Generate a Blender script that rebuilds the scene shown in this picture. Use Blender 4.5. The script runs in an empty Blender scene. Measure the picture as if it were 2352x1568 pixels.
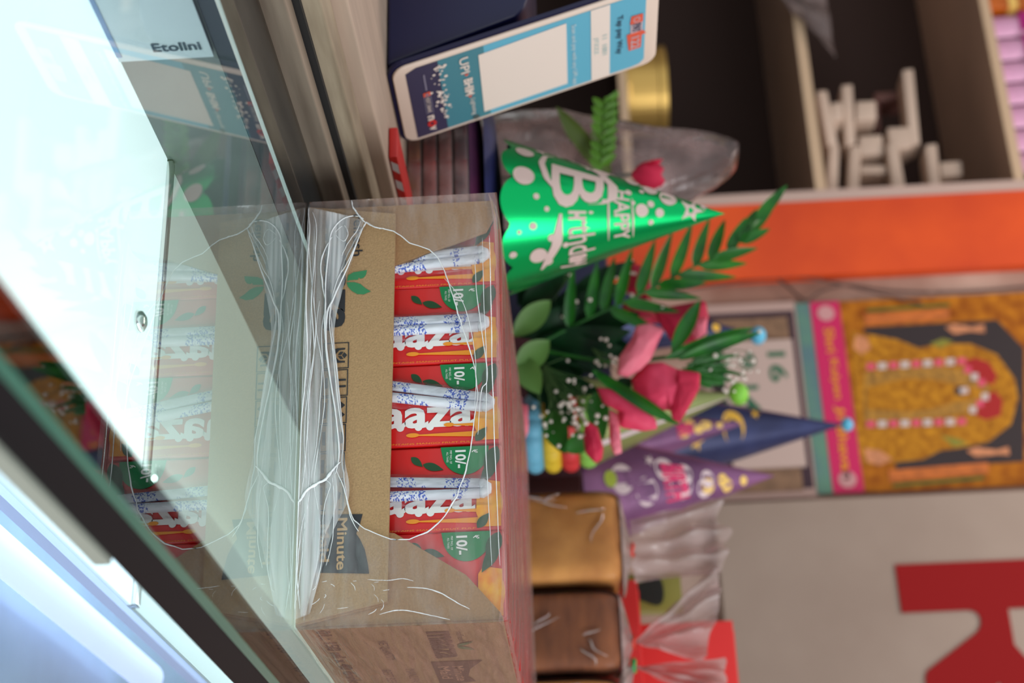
import bpy, bmesh, math, random
from mathutils import Vector, Matrix, noise
from math import sin, cos, pi, radians as R
SC = bpy.context.scene
COL = SC.collection
rnd = random.Random(7)

# ------------------------------------------------------------------ camera
FPX = 3498.0
H = 0.162                                   # camera height above the counter glass (z = 0 is the glass)
_b = Vector((1656, 207, FPX)).normalized()
_a = Vector((-7361, -227, FPX)); _a = (_a - _b * _a.dot(_b)).normalized()
XW, YW = -_a, _b
ZW = XW.cross(YW)
if ZW.y < 0: ZW = -ZW
def cam2w(v): return Vector((XW.dot(v), YW.dot(v), ZW.dot(v)))
RIGHT, UP, FWD = cam2w(Vector((1, 0, 0))), cam2w(Vector((0, 1, 0))), cam2w(Vector((0, 0, 1)))
CAMP = Vector((0, 0, H))
cd = bpy.data.cameras.new('camera'); cam = bpy.data.objects.new('camera', cd); COL.objects.link(cam)
lx, ly, lz = UP, -RIGHT, -FWD               # the photograph was taken with the camera turned on its side
m = Matrix(((lx.x, ly.x, lz.x, 0), (lx.y, ly.y, lz.y, 0), (lx.z, ly.z, lz.z, H), (0, 0, 0, 1)))
cam.matrix_world = m
cd.sensor_width = 36; cd.sensor_fit = 'HORIZONTAL'; cd.lens = 36 * FPX / 2352
cd.clip_start = 0.02; cd.clip_end = 50
cd.dof.use_dof = True; cd.dof.focus_distance = 0.90; cd.dof.aperture_fstop = 6.2; cd.dof.aperture_blades = 7
SC.camera = cam
SC.view_settings.view_transform = 'Standard'; SC.view_settings.look = 'None'
SC.view_settings.gamma = 1; SC.view_settings.use_curve_mapping = False
SC.view_settings.exposure = 0.30
SC.cycles.use_denoising = True
SC.cycles.max_bounces = 10; SC.cycles.transparent_max_bounces = 24
SC.cycles.caustics_reflective = False; SC.cycles.caustics_refractive = False
# ------------------------------------------------------------------ light
w = bpy.data.worlds.new('world'); SC.world = w; w.use_nodes = True
w.node_tree.nodes['Background'].inputs[0].default_value = (0.93, 0.97, 1.0, 1)
w.node_tree.nodes['Background'].inputs[1].default_value = 0.62
def area(name, loc, target, size, sizey, power, col):
    l = bpy.data.lights.new(name, 'AREA'); l.shape = 'RECTANGLE'; l.size = size; l.size_y = sizey
    l.energy = power; l.color = col
    o = bpy.data.objects.new(name, l); COL.objects.link(o); o.location = loc
    o.rotation_euler = (Vector(target) - Vector(loc)).to_track_quat('-Z', 'Y').to_euler()
    return o
area('street_daylight', (2.4, -0.6, 1.7), (-0.5, 1.5, 0.2), 2.0, 1.4, 55, (0.98, 0.98, 1.0))
area('shop_ceiling_light', (-0.9, 1.5, 1.55), (-0.9, 1.5, 0), 1.2, 0.12, 7, (1.0, 0.86, 0.80))

# ------------------------------------------------------------------ pixel -> place measuring helpers
def ray(px, py): return cam2w(Vector((py - 784, px - 1176, FPX)))
def onY(px, py, y): d = ray(px, py); return CAMP + d * (y / d.y)
def onX(px, py, x): d = ray(px, py); return CAMP + d * (x / d.x)
def onZ(px, py, z): d = ray(px, py); return CAMP + d * ((z - H) / d.z)

# ------------------------------------------------------------------ materials
def lin(c):
    return tuple(((v / 255) / 12.92 if v / 255 <= 0.04045 else ((v / 255 + 0.055) / 1.055) ** 2.4) for v in c)
MATS = {}
def mat(name, rgb, rough=0.5, metal=0.0, var=0.0, scale=40, bump=0.0, stretch=(1, 1, 1), alpha=None, emit=None, spec=0.5, trans=0.0, coat=0, dark=None):
    if name in MATS: return MATS[name]
    M = bpy.data.materials.new(name); M.use_nodes = True; nt = M.node_tree
    p = nt.nodes['Principled BSDF']; c = lin(rgb)
    p.inputs['Base Color'].default_value = (*c, 1); p.inputs['Roughness'].default_value = rough
    p.inputs['Metallic'].default_value = metal; p.inputs['Specular IOR Level'].default_value = spec
    p.inputs['Coat Weight'].default_value = coat
    if var or bump:
        tc = nt.nodes.new('ShaderNodeTexCoord'); mp = nt.nodes.new('ShaderNodeMapping')
        mp.inputs['Scale'].default_value = stretch
        n = nt.nodes.new('ShaderNodeTexNoise'); n.inputs['Scale'].default_value = scale; n.inputs['Detail'].default_value = 5
        nt.links.new(tc.outputs['Object'], mp.inputs[0]); nt.links.new(mp.outputs[0], n.inputs['Vector'])
        if var:
            r = nt.nodes.new('ShaderNodeValToRGB')
            r.color_ramp.elements[0].position = 0.3; r.color_ramp.elements[1].position = 0.7
            d2 = lin(dark) if dark else tuple(v * (1 - var) for v in c)
            l2 = tuple(min(1, v * (1 + var * .6)) for v in c)
            r.color_ramp.elements[0].color = (*d2, 1); r.color_ramp.elements[1].color = (*l2, 1)
            nt.links.new(n.outputs['Fac'], r.inputs[0]); nt.links.new(r.outputs[0], p.inputs['Base Color'])
        if bump:
            b = nt.nodes.new('ShaderNodeBump'); b.inputs['Strength'].default_value = bump; b.inputs['Distance'].default_value = 0.002
            nt.links.new(n.outputs['Fac'], b.inputs['Height']); nt.links.new(b.outputs[0], p.inputs['Normal'])
    if emit:
        p.inputs['Emission Color'].default_value = (*lin(emit[0]), 1); p.inputs['Emission Strength'].default_value = emit[1]
    if trans:                                   # thin leaf / petal that lets light through
        t = nt.nodes.new('ShaderNodeBsdfTranslucent'); t.inputs[0].default_value = (*c, 1)
        mx = nt.nodes.new('ShaderNodeMixShader'); mx.inputs[0].default_value = trans
        out = nt.nodes['Material Output']
        nt.links.new(p.outputs[0], mx.inputs[1]); nt.links.new(t.outputs[0], mx.inputs[2]); nt.links.new(mx.outputs[0], out.inputs[0])
    MATS[name] = M
    return M
def pane_mat(name, tint, ior=1.5, rough=0.0, boost=1.0):
    M = bpy.data.materials.new(name); M.use_nodes = True; nt = M.node_tree; nt.nodes.remove(nt.nodes['Principled BSDF'])
    t = nt.nodes.new('ShaderNodeBsdfTransparent'); t.inputs[0].default_value = (*lin(tint), 1)
    g = nt.nodes.new('ShaderNodeBsdfGlossy'); g.inputs['Roughness'].default_value = rough; g.inputs[0].default_value = (boost, boost, boost, 1)
    f = nt.nodes.new('ShaderNodeFresnel'); f.inputs[0].default_value = ior
    mx = nt.nodes.new('ShaderNodeMixShader'); nt.links.new(f.outputs[0], mx.inputs[0])
    nt.links.new(t.outputs[0], mx.inputs[1]); nt.links.new(g.outputs[0], mx.inputs[2])
    nt.links.new(mx.outputs[0], nt.nodes['Material Output'].inputs[0])
    return M
def film_mat(name, base=0.08, crease=0.5, scale=30, stretch=(1, 1, 1), white=(235, 235, 238), lo=0.5, hi=0.75, bump=0.5, rough=0.12, ior=1.45, tl_=0.4):
    """clear plastic film: mostly see-through, glossy, milky where it is creased"""
    M = bpy.data.materials.new(name); M.use_nodes = True; nt = M.node_tree; nt.nodes.remove(nt.nodes['Principled BSDF'])
    N = nt.nodes.new; L = nt.links.new
    tc = N('ShaderNodeTexCoord'); mp = N('ShaderNodeMapping'); mp.inputs['Scale'].default_value = stretch; L(tc.outputs['Object'], mp.inputs[0])
    n = N('ShaderNodeTexNoise'); n.inputs['Scale'].default_value = scale; n.inputs['Detail'].default_value = 4; n.inputs['Distortion'].default_value = 0.4; L(mp.outputs[0], n.inputs['Vector'])
    mr = N('ShaderNodeMapRange'); mr.inputs[1].default_value = lo; mr.inputs[2].default_value = hi; mr.inputs[3].default_value = base; mr.inputs[4].default_value = base + crease; L(n.outputs['Fac'], mr.inputs[0])
    b = N('ShaderNodeBump'); b.inputs['Strength'].default_value = bump; b.inputs['Distance'].default_value = 0.003; L(n.outputs['Fac'], b.inputs['Height'])
    t = N('ShaderNodeBsdfTransparent'); d = N('ShaderNodeBsdfDiffuse'); d.inputs[0].default_value = (*lin(white), 1)
    tl = N('ShaderNodeBsdfTranslucent'); tl.inputs[0].default_value = (*lin(white), 1)
    m0 = N('ShaderNodeMixShader'); m0.inputs[0].default_value = tl_; L(d.outputs[0], m0.inputs[1]); L(tl.outputs[0], m0.inputs[2])
    m1 = N('ShaderNodeMixShader'); L(mr.outputs[0], m1.inputs[0]); L(t.outputs[0], m1.inputs[1]); L(m0.outputs[0], m1.inputs[2])
    g = N('ShaderNodeBsdfGlossy'); g.inputs['Roughness'].default_value = rough; L(b.outputs[0], g.inputs['Normal'])
    f = N('ShaderNodeFresnel'); f.inputs[0].default_value = ior; L(b.outputs[0], f.inputs['Normal'])
    m2 = N('ShaderNodeMixShader'); L(f.outputs[0], m2.inputs[0]); L(m1.outputs[0], m2.inputs[1]); L(g.outputs[0], m2.inputs[2])
    L(m2.outputs[0], nt.nodes['Material Output'].inputs[0])
    return M

# ------------------------------------------------------------------ mesh helpers
OFF = {}
def tag(o, label, cat, group=None, kind=None):
    o['label'] = label; o['category'] = cat
    if group: o['group'] = group
    if kind: o['kind'] = kind
    return o
def empty(name, loc, label, cat, group=None, world=True):
    o = bpy.data.objects.new(name, None); COL.objects.link(o); o.empty_display_size = 0.02
    o.location = loc; OFF[o.name] = Vector(loc) if world else Vector((0, 0, 0))
    return tag(o, label, cat, group)
def mk(name, verts, faces, m, parent=None, smooth=False, label=None, bevel=0.0, solid=0.0, mats=None, fm=None):
    off = OFF.get(parent.name, Vector((0, 0, 0))) if parent else Vector((0, 0, 0))
    me = bpy.data.meshes.new(name); me.from_pydata([Vector(v) - off for v in verts], [], faces); me.update()
    if mats:
        for x in mats: me.materials.append(x)
        for p, i in zip(me.polygons, fm): p.material_index = i
    else: me.materials.append(m)
    o = bpy.data.objects.new(name, me); COL.objects.link(o)
    if parent: o.parent = parent
    OFF[o.name] = off
    if smooth:
        for p in me.polygons: p.use_smooth = True
    if solid: s = o.modifiers.new('s', 'SOLIDIFY'); s.thickness = solid; s.offset = 0
    if bevel:
        b = o.modifiers.new('b', 'BEVEL'); b.width = bevel; b.segments = 3; b.limit_method = 'ANGLE'
        for p in me.polygons: p.use_smooth = True
    if label: o['label'] = label
    return o
class G:
    """collects shapes for one mesh"""
    def __init__(s): s.v = []; s.f = []
    def add(s, v, f):
        k = len(s.v); s.v += [Vector(x) for x in v]; s.f += [tuple(i + k for i in q) for q in f]; return s
    def box(s, x0, x1, y0, y1, z0, z1):
        v = [(x, y, z) for x in (x0, x1) for y in (y0, y1) for z in (z0, z1)]
        return s.add(v, [(0, 1, 3, 2), (4, 6, 7, 5), (0, 4, 5, 1), (2, 3, 7, 6), (0, 2, 6, 4), (1, 5, 7, 3)])
    def prism(s, poly, F, d0, d1):
        n = len(poly); v = [F @ Vector((p[0], p[1], d0)) for p in poly] + [F @ Vector((p[0], p[1], d1)) for p in poly]
        f = [tuple(range(n))[::-1], tuple(range(n, 2 * n))] + [(i, (i + 1) % n, (i + 1) % n + n, i + n) for i in range(n)]
        return s.add(v, f)
    def poly(s, poly, F, d=0.0):
        return s.add([F @ Vector((p[0], p[1], d)) for p in poly], [tuple(range(len(poly)))])
    def tube(s, pts, r, n=8, cap=True):
        pts = [Vector(p) for p in pts]; rs = r if isinstance(r, (list, tuple)) else [r] * len(pts)
        V = []; up = Vector((0, 0, 1))
        for i, p in enumerate(pts):
            d = (pts[min(i + 1, len(pts) - 1)] - pts[max(i - 1, 0)]).normalized()
            a = d.cross(up)
            if a.length < 0.05: a = d.cross(Vector((1, 0, 0)))
            a.normalize(); b = a.cross(d)
            V += [p + (a * cos(2 * pi * k / n) + b * sin(2 * pi * k / n)) * rs[i] for k in range(n)]
        F_ = [(i * n + k, i * n + (k + 1) % n, (i + 1) * n + (k + 1) % n, (i + 1) * n + k) for i in range(len(pts) - 1) for k in range(n)]
        if cap: F_ += [tuple(range(n))[::-1], tuple(range((len(pts) - 1) * n, len(pts) * n))]
        return s.add(V, F_)
    def lathe(s, prof, c=(0, 0, 0), n=32, axis=None):
        c = Vector(c); V = [c + Vector((r * cos(2 * pi * k / n), r * sin(2 * pi * k / n), z)) for r, z in prof for k in range(n)]
        return s.add(V, [(i * n + k, i * n + (k + 1) % n, (i + 1) * n + (k + 1) % n, (i + 1) * n + k) for i in range(len(prof) - 1) for k in range(n)])
    def ball(s, c, r, n=10, m_=6, sc=(1, 1, 1)):
        c = Vector(c); V = []
        for i in range(m_ + 1):
            a = pi * i / m_ - pi / 2
            for k in range(n): V.append(c + Vector((cos(a) * cos(2 * pi * k / n) * sc[0], cos(a) * sin(2 * pi * k / n) * sc[1], sin(a) * sc[2])) * r)
        return s.add(V, [(i * n + k, i * n + (k + 1) % n, (i + 1) * n + (k + 1) % n, (i + 1) * n + k) for i in range(m_) for k in range(n)])
    def grid(s, fn, nu, nv):
        V = [fn(i / nu, j / nv) for i in range(nu + 1) for j in range(nv + 1)]
        return s.add(V, [(i * (nv + 1) + j, (i + 1) * (nv + 1) + j, (i + 1) * (nv + 1) + j + 1, i * (nv + 1) + j + 1) for i in range(nu) for j in range(nv)])
    def mk(s, name, m, parent=None, **k): return mk(name, s.v, s.f, m, parent, **k)
def frame(o, r, u):
    r = Vector(r).normalized(); u = Vector(u).normalized(); n = r.cross(u)
    return Matrix(((r.x, u.x, n.x, o[0]), (r.y, u.y, n.y, o[1]), (r.z, u.z, n.z, o[2]), (0, 0, 0, 1)))
def struct(o): o['kind'] = 'structure'; return o
def circle(cx, cy, rx, ry=None, n=28): ry = ry or rx; return [(cx + rx * cos(2 * pi * i / n), cy + ry * sin(2 * pi * i / n)) for i in range(n)]
def rrect(x0, y0, x1, y1, r, n=5):
    P = []
    for cx, cy, a in ((x1 - r, y0 + r, -90), (x1 - r, y1 - r, 0), (x0 + r, y1 - r, 90), (x0 + r, y0 + r, 180)):
        P += [(cx + r * cos(R(a + 90 * i / n)), cy + r * sin(R(a + 90 * i / n))) for i in range(n + 1)]
    return P
def rect(x0, y0, x1, y1): return [(x0, y0), (x1, y0), (x1, y1), (x0, y1)]
def ring(g, outer, inner, F, d=0.0):
    n = len(outer); g.add([F @ Vector((p[0], p[1], d)) for p in outer] + [F @ Vector((p[0], p[1], d)) for p in inner], [(i, (i + 1) % n, (i + 1) % n + n, i + n) for i in range(n)]); return g
def frame_rect(g, x0, y0, x1, y1, t, F, d=0.0): return ring(g, rect(x0, y0, x1, y1), rect(x0 + t, y0 + t, x1 - t, y1 - t), F, d)
def star(cx, cy, r, n=5, k=0.42, a0=90): return [(cx + (r if i % 2 == 0 else r * k) * cos(R(a0 + 180 * i / n)), cy + (r if i % 2 == 0 else r * k) * sin(R(a0 + 180 * i / n))) for i in range(2 * n)]
def leafpoly(x0, y0, x1, y1, w, n=8, skew=0.0):
    d = Vector((x1 - x0, y1 - y0)); p = Vector((-d.y, d.x)).normalized(); P = []
    for i in range(n + 1): t = i / n; q = Vector((x0, y0)) + d * t + p * w * sin(pi * t ** 0.8) * (1 + skew); P.append((q.x, q.y))
    for i in range(n - 1, 0, -1): t = i / n; q = Vector((x0, y0)) + d * t - p * w * sin(pi * t ** 0.8) * (1 - skew); P.append((q.x, q.y))
    return P
def text_mesh(s, bold=0.0, spacing=1.0):
    cu = bpy.data.curves.new('t', 'FONT'); cu.body = s; cu.offset = bold; cu.space_character = spacing; cu.resolution_u = 3
    o = bpy.data.objects.new('t', cu); COL.objects.link(o)
    dg = bpy.context.evaluated_depsgraph_get(); me = bpy.data.meshes.new_from_object(o.evaluated_get(dg))
    bpy.data.objects.remove(o); bpy.data.curves.remove(cu)
    v = [Vector(x.co) for x in me.vertices]; f = [tuple(p.vertices) for p in me.polygons]; bpy.data.meshes.remove(me)
    return v, f
def text(s, x0, y0, x1, y1, F, m, parent, name='lettering', bold=0.0, d=0.0004, turn=0, spacing=1.0, fn=None, g=None, cut=0):
    """lettering fitted into the rectangle; turn=1 reads upward"""
    v, f = text_mesh(s, bold, spacing)
    if not v: return None
    a0, a1 = min(p.x for p in v), max(p.x for p in v); b0, b1 = min(p.y for p in v), max(p.y for p in v)
    if cut:
        bm = bmesh.new(); vs = [bm.verts.new(p) for p in v]
        for q in f:
            try: bm.faces.new([vs[i] for i in q])
            except ValueError: pass
        for i in range(1, cut):
            bmesh.ops.bisect_plane(bm, geom=bm.verts[:] + bm.edges[:] + bm.faces[:], plane_co=(a0 + (a1 - a0) * i / cut, 0, 0), plane_no=(1, 0, 0))
        bm.verts.index_update(); v = [p.co.copy() for p in bm.verts]; f = [tuple(p.index for p in q.verts) for q in bm.faces]; bm.free()
    out = []
    for p in v:
        s_, t_ = (p.x - a0) / (a1 - a0), (p.y - b0) / max(1e-6, b1 - b0)
        if turn: q = (x1 + (x0 - x1) * t_, y0 + (y1 - y0) * s_)
        else: q = (x0 + (x1 - x0) * s_, y0 + (y1 - y0) * t_)
        out.append(fn(*q) if fn else F @ Vector((q[0], q[1], d)))
    if g is not None: g.add(out, f); return None
    return mk(name, out, f, m, parent)
def fill2d(loops, ext, F, name, m, parent):
    cu = bpy.data.curves.new('f', 'CURVE'); cu.dimensions = '2D'; cu.fill_mode = 'BOTH'; cu.extrude = ext
    for L_ in loops:
        s = cu.splines.new('POLY'); s.points.add(len(L_) - 1); s.use_cyclic_u = True
        for q, p in zip(s.points, L_): q.co = (p[0], p[1], 0, 1)
    o = bpy.data.objects.new('f', cu); COL.objects.link(o)
    dg = bpy.context.evaluated_depsgraph_get(); me = bpy.data.meshes.new_from_object(o.evaluated_get(dg))
    bpy.data.objects.remove(o); bpy.data.curves.remove(cu)
    v = [F @ Vector(x.co) for x in me.vertices]; f = [tuple(p.vertices) for p in me.polygons]; bpy.data.meshes.remove(me)
    return mk(name, v, f, m, parent)
def copy_tree(o, loc=None, rz=None):
    c = o.copy(); COL.objects.link(c)
    def rec(a, b):
        for ch in list(a.children):
            if ch == b: continue
            k = ch.copy(); COL.objects.link(k); k.parent = b; rec(ch, k)
    rec(o, c)
    if loc is not None: c.location = loc
    if rz is not None: c.rotation_euler.z = rz
    return c
def blade(p0, p1, width, face, curl=0.0, n=8, m_=4, cup=0.15, tip=0.9):
    """a leaf or petal from p0 to p1, broad side turned towards `face`"""
    p0, p1, face = Vector(p0), Vector(p1), Vector(face); d = p1 - p0; L = d.length
    s = d.cross(face).normalized(); nn = s.cross(d).normalized(); V = []
    for i in range(n + 1):
        t = i / n; wd = width * (sin(pi * min(1, t ** tip * 0.97 + 0.03)) ** 0.8) * 0.5 + 0.0004
        for j in range(-m_, m_ + 1):
            u = j / m_
            V.append(p0 + d * t + s * u * wd + nn * (curl * L * sin(pi * t) + cup * wd * (u * u)))
    k = 2 * m_ + 1
    return V, [(i * k + j, (i + 1) * k + j, (i + 1) * k + j + 1, i * k + j + 1) for i in range(n) for j in range(k - 1)]
TOCAM = -FWD

# materials in use
M_card = mat('kraft_cardboard', (172, 138, 98), 0.85, var=0.16, scale=900, bump=0.25)
M_card_in = mat('kraft_cardboard_dark', (160, 122, 84), 0.9, var=0.14, scale=700, bump=0.2)
M_ink = mat('black_ink', (38, 38, 42), 0.6)
M_greenink = mat('green_ink', (52, 130, 84), 0.6)
M_red = mat('carton_red', (214, 28, 28), 0.28, coat=0.3)
M_white = mat('white_print', (238, 236, 232), 0.4)
M_green = mat('carton_green', (12, 128, 72), 0.3)
M_dkgreen = mat('carton_dark_green', (18, 70, 34), 0.35)
M_mango = mat('carton_mango', (250, 176, 30), 0.3, var=0.25, scale=120, dark=(240, 120, 20))
M_gold = mat('carton_gold', (240, 150, 40), 0.35)
M_black = mat('black_paint', (30, 31, 36), 0.35)
M_navy = mat('navy_plastic', (13, 17, 58), 0.35)
M_alu = mat('aluminium', (168, 158, 142), 0.42, metal=0.6, var=0.15, scale=20, stretch=(4, 1, 4))
M_tube = mat('fluorescent_tube', (255, 255, 255), 0.4, emit=((208, 212, 255), 1.25))

# ------------------------------------------------------------------ the setting
M_wall = mat('shop_wall_paint', (196, 168, 152), 0.8, var=0.12, scale=6, bump=0.1, dark=(150, 112, 96))
M_dim = mat('dim_wall_paint', (150, 140, 134), 0.85, var=0.1, scale=3)
struct(G().box(-1.095, 2.5, 2.12, 2.2, -0.95, 1.7).mk('wall_back', M_wall))
struct(G().box(-2.9, -2.8, -0.2, 2.6, -0.95, 1.7).mk('wall_left', M_dim))
struct(G().box(-2.9, 2.5, -1.5, 2.6, -1.0, -0.95).mk('floor', mat('cement_floor', (120, 112, 104), 0.8, var=0.2, scale=5)))
struct(G().box(-2.9, 2.5, 0.9, 2.6, 1.7, 1.75).mk('ceiling', M_dim))

# ------------------------------------------------------------------ display counter
XB, XN = -0.538, -0.188
ledge = empty('rear_ledge', (-0.8, 1.2, -0.02), 'beige ledge with grimy sliding track rails running behind the glass counter', 'counter ledge')
ctr = empty('display_counter', (-0.36, 1.2, -0.95), 'glass topped shop display counter with black front rail and lit white shelf inside', 'counter')
M_pane = pane_mat('counter_glass', (226, 240, 236), 1.52)
M_pane2 = pane_mat('front_glass', (205, 222, 232), 1.4)
M_edge = mat('green_glass_edge', (44, 122, 104), 0.12, coat=0.5)
Y0, Y1 = -0.1, 2.02
g = G(); g.add([(XB, Y0, 0), (XN, Y0, 0), (XN, Y1, 0), (XB, Y1, 0)], [(0, 1, 2, 3)]); g.mk('glass_top', M_pane, ctr)
G().box(XN, XN + .0008, Y0, Y1, -.005, 0).mk('glass_edge', M_edge, ctr, label='green polished glass edge')
G().box(XN - .022, XN - .0005, Y0, Y1, -.026, -.0052).mk('front_rail', mat('rail_black', (20, 21, 26), .5, spec=.25), ctr, bevel=.002)
G().box(XN - .022, XN - .0195, Y0, Y1, -.0051, -.0014).mk('rail_lip', MATS['rail_black'], ctr)
G().box(XN - .034, XN - .0226, .57, 1.95, -.0065, -.0035).mk('fill_strip_cover', mat('cover_white', (200, 208, 206), .5), ctr)  # opaque cover over the added fill strip
g = G(); g.add([(XN - .0235, .575, -.0195), (XN - .0235, 1.945, -.0195), (XN - .0335, 1.945, -.0068), (XN - .0335, .575, -.0068)], [(0, 1, 2, 3)]); g.mk('fill_strip', mat('fill_strip_glow', (255, 255, 255), .4, emit=((232, 246, 246), 12.0)), ctr, label='added glowing fill strip under the glass edge')  # unseen strip added to light the shelf below
g = G(); g.tube([(-.44, .0, -.085), (-.44, 1.6, -.085)], .010, 14); g.mk('lamp_or_fill_tube', mat('fill_tube', (255, 255, 255), .4, emit=((214, 228, 255), 6.5)), ctr, smooth=True, label='added unseen fill tube under the white panel')  # unseen tube added to lift the lower compartment's brightness
G().box(XN - .004, XN + .001, Y0, .585, -.033, -.0262).mk('trim_strip', mat('pale_strip', (176, 184, 172), 0.5), ctr, label='pale aluminium strip')
g = G(); g.add([(XN - .004, Y0, -.9), (XN - .004, Y1, -.9), (XN - .004, Y1, -.0263), (XN - .004, Y0, -.0263)], [(0, 1, 2, 3)]); g.mk('front_glass', M_pane2, ctr)
# frosted tape under the near glass edge, its brightness put in as glow
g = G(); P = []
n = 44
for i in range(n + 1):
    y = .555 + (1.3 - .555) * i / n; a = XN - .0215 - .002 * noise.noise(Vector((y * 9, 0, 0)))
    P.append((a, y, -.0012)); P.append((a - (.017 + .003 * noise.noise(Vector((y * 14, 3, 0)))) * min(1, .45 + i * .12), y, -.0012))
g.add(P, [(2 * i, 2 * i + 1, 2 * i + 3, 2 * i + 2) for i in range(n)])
g.mk('frosted_strip', mat('frosted_strip', (205, 215, 210), 0.6, emit=((214, 230, 226), .42)), ctr, label='pale tape strip with wavy edge and added glow')
# back frame
G().box(XB, XB + .060, Y0, Y1, -.012, -.0015).mk('back_frame', mat('dark_slate', (40, 46, 60), 0.45, var=0.2, scale=30), ctr, label='dark slate strip under the glass')
G().box(XB + .0602, XB + .0611, Y0, Y1, -.003, -.0008).mk('bright_edge', mat('bright_edge', (225, 235, 238), 0.3), ctr)
M_gr = mat('grimy_aluminium', (150, 138, 122), 0.5, metal=0.35, var=0.3, scale=14, stretch=(1, .25, 3), dark=(92, 78, 66))
M_gr2 = mat('worn_beige_channel', (186, 172, 148), 0.6, metal=0.15, var=0.25, scale=18, stretch=(1, .3, 3), dark=(120, 104, 84))
G().box(-.552, XB, Y0, Y1, -.02, .0145).mk('rear_channel', M_gr, ledge, bevel=.0015)
G().box(-.5565, -.5522, Y0, Y1, -.02, .0185).mk('rubber_seal', mat('rubber', (22, 22, 22), 0.7), ledge)
G().box(-.581, -.5567, Y0, Y1, -.02, .030).mk('sliding_track', M_gr2, ledge, bevel=.002)
G().box(-1.05, -.5815, Y0, Y1, .0, .040).mk('wooden_ledge', mat('ledge_laminate', (178, 156, 138), 0.6, var=0.15, scale=10, stretch=(6, .5, 6)), ledge, bevel=.002)
# inside
M_in = mat('inner_white', (205, 222, 228), 0.6)
shelf = G().box(-.478, -.2145, Y0, .738, -.0655, -.0635).mk('glow_shelf', mat('acrylic_glow', (235, 242, 243), 0.5, emit=((230, 246, 250), 1.0)), ctr, label='white shelf panel with added glow for its lit look')  # glow added to the white shelf, no backlight behind it
G().box(-.478, -.2145, .746, Y1, -.0655, -.0635).mk('shelf_panel', mat('frosted_shelf', (214, 222, 216), 0.5, emit=((208, 226, 220), .40)), ctr, label='milky grey green shelf panel with faint added glow')  # faint glow added so this shelf looks lit
G().box(-.478, -.2145, .739, .745, -.0665, -.0605).mk('chrome_strip', mat('chrome', (225, 225, 222), 0.15, metal=1), ctr, bevel=.001)
sp = onZ(322, 738, -.062)
G().lathe([(0, .004), (.003, .0036), (.0055, .002), (.006, 0), (.006, -.002)], (sp.x, sp.y, -.0625), 20).mk('screw', MATS['chrome'], ctr, smooth=True, label='chrome screw head')
G().box(-.49, -.4785, Y0, Y1, -.9, -.0125).mk('inner_back_panel', mat('inner_back', (132, 136, 134), 0.6, var=0.2, scale=12), ctr)
G().box(-.478, -.2, Y0, Y1, -.62, -.61).mk('cabinet_bottom', M_in, ctr)
G().box(-.477, -.20, Y0, Y1, -.232, -.226).mk('bounce_shelf', mat('bounce_shelf', (196, 212, 226), .4, var=.15, scale=9), ctr)  # pale shelf added here to make the lower front brighter
G().box(-.306, -.300, Y0, 1.30, -.172, -.163).mk('streak_bar', mat('streak_glow', (230, 232, 250), .4, emit=((200, 205, 250), .35)), ctr)  # added glowing bar imitating a second, fainter tube streak
G().box(-.4775, -.4765, Y0, Y1, -.6, -.075).mk('lower_lining', M_in, ctr)
G().box(-.478, -.2, Y1 - .01, Y1, -.6, -.07).mk('end_panel', M_in, ctr)
g = G(); g.tube([(-.30, .0, -.200), (-.30, 1.25, -.200)], .0125, 16); g.mk('lamp_or_fill_tube', M_tube, ctr, smooth=True, label='glowing white tube')
G().box(-.95, -.19, Y0, Y1, -.95, -.905).mk('plinth', M_black, ctr)
G().box(-1.04, -1.02, Y0, Y1, -.905, 0).mk('rear_panel', M_dim, ctr)
# printed paper inside
FP = frame((-.4765, 0, 0), (0, 1, 0), (0, 0, 1))
pp = empty('printed_notice', (-.4765, .55, -.06), 'white printed paper notice standing against the inner back panel of the counter', 'paper')
G().prism(rect(.05, -.0632, .640, -.0135), FP, 0, .0012).mk('sheet', mat('notice_white', (226, 232, 240), 0.6, emit=None), pp)
text('Etollni', .626, -.043, .633, -.018, FP, mat('notice_ink', (60, 78, 92), 0.6), pp, d=.0016, turn=1, bold=.02)
G().prism(rect(.05, -.0632, .636, -.0605), FP, .0014, .0016).mk('printed_line', mat('notice_line', (150, 170, 210), 0.6), pp)

# ------------------------------------------------------------------ juice tray
tray = empty('juice_carton_tray', (-.365, .84, 0), 'open kraft cardboard tray of mango juice cartons in shrink wrap on the glass counter', 'box')
X0, X1, YF, YK, HT = -.5005, -.2275, .840, 1.250, .118
FF = frame((0, YF, 0), (1, 0, 0), (0, 0, 1))             # front face, local = (x, z)
FR = frame((X1, 0, 0), (0, 1, 0), (0, 0, 1))             # right face, local = (y, z)
g = G(); g.box(X0, X1, YF + .001, YK, 0.0006, .003); g.mk('tray_bottom', M_card_in, tray)
for nm, x in (('side_wall', X0), ('side_wall', X1 - .003)):
    G().box(x, x + .003, YF + .0045, YK, .003, HT).mk(nm, M_card, tray, bevel=.0008)
G().box(X0, X1, YK - .003, YK, .003, HT).mk('back_wall', M_card, tray)
def fx(px, py, y=YF): p = onY(px, py, y); return (p.x, p.z)
# inner corner flaps with the slanted cut
L = [(X0, .003), (fx(908, 640)[0], .003), fx(880, 628), fx(908, 605), fx(1116, 527), (X0 + .010, HT + .002), (X0, HT)]
G().prism(L, FF, -.0045, -.0015).mk('corner_flap', M_card_in, tray)
Rr = [(X1, .003), (X1, HT), fx(1150, 1405), fx(1070, 1318), fx(905, 1222), (fx(880, 1200)[0], .003)]
G().prism(Rr[::-1], FF, -.0045, -.0015).mk('corner_flap', M_card_in, tray)
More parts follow.
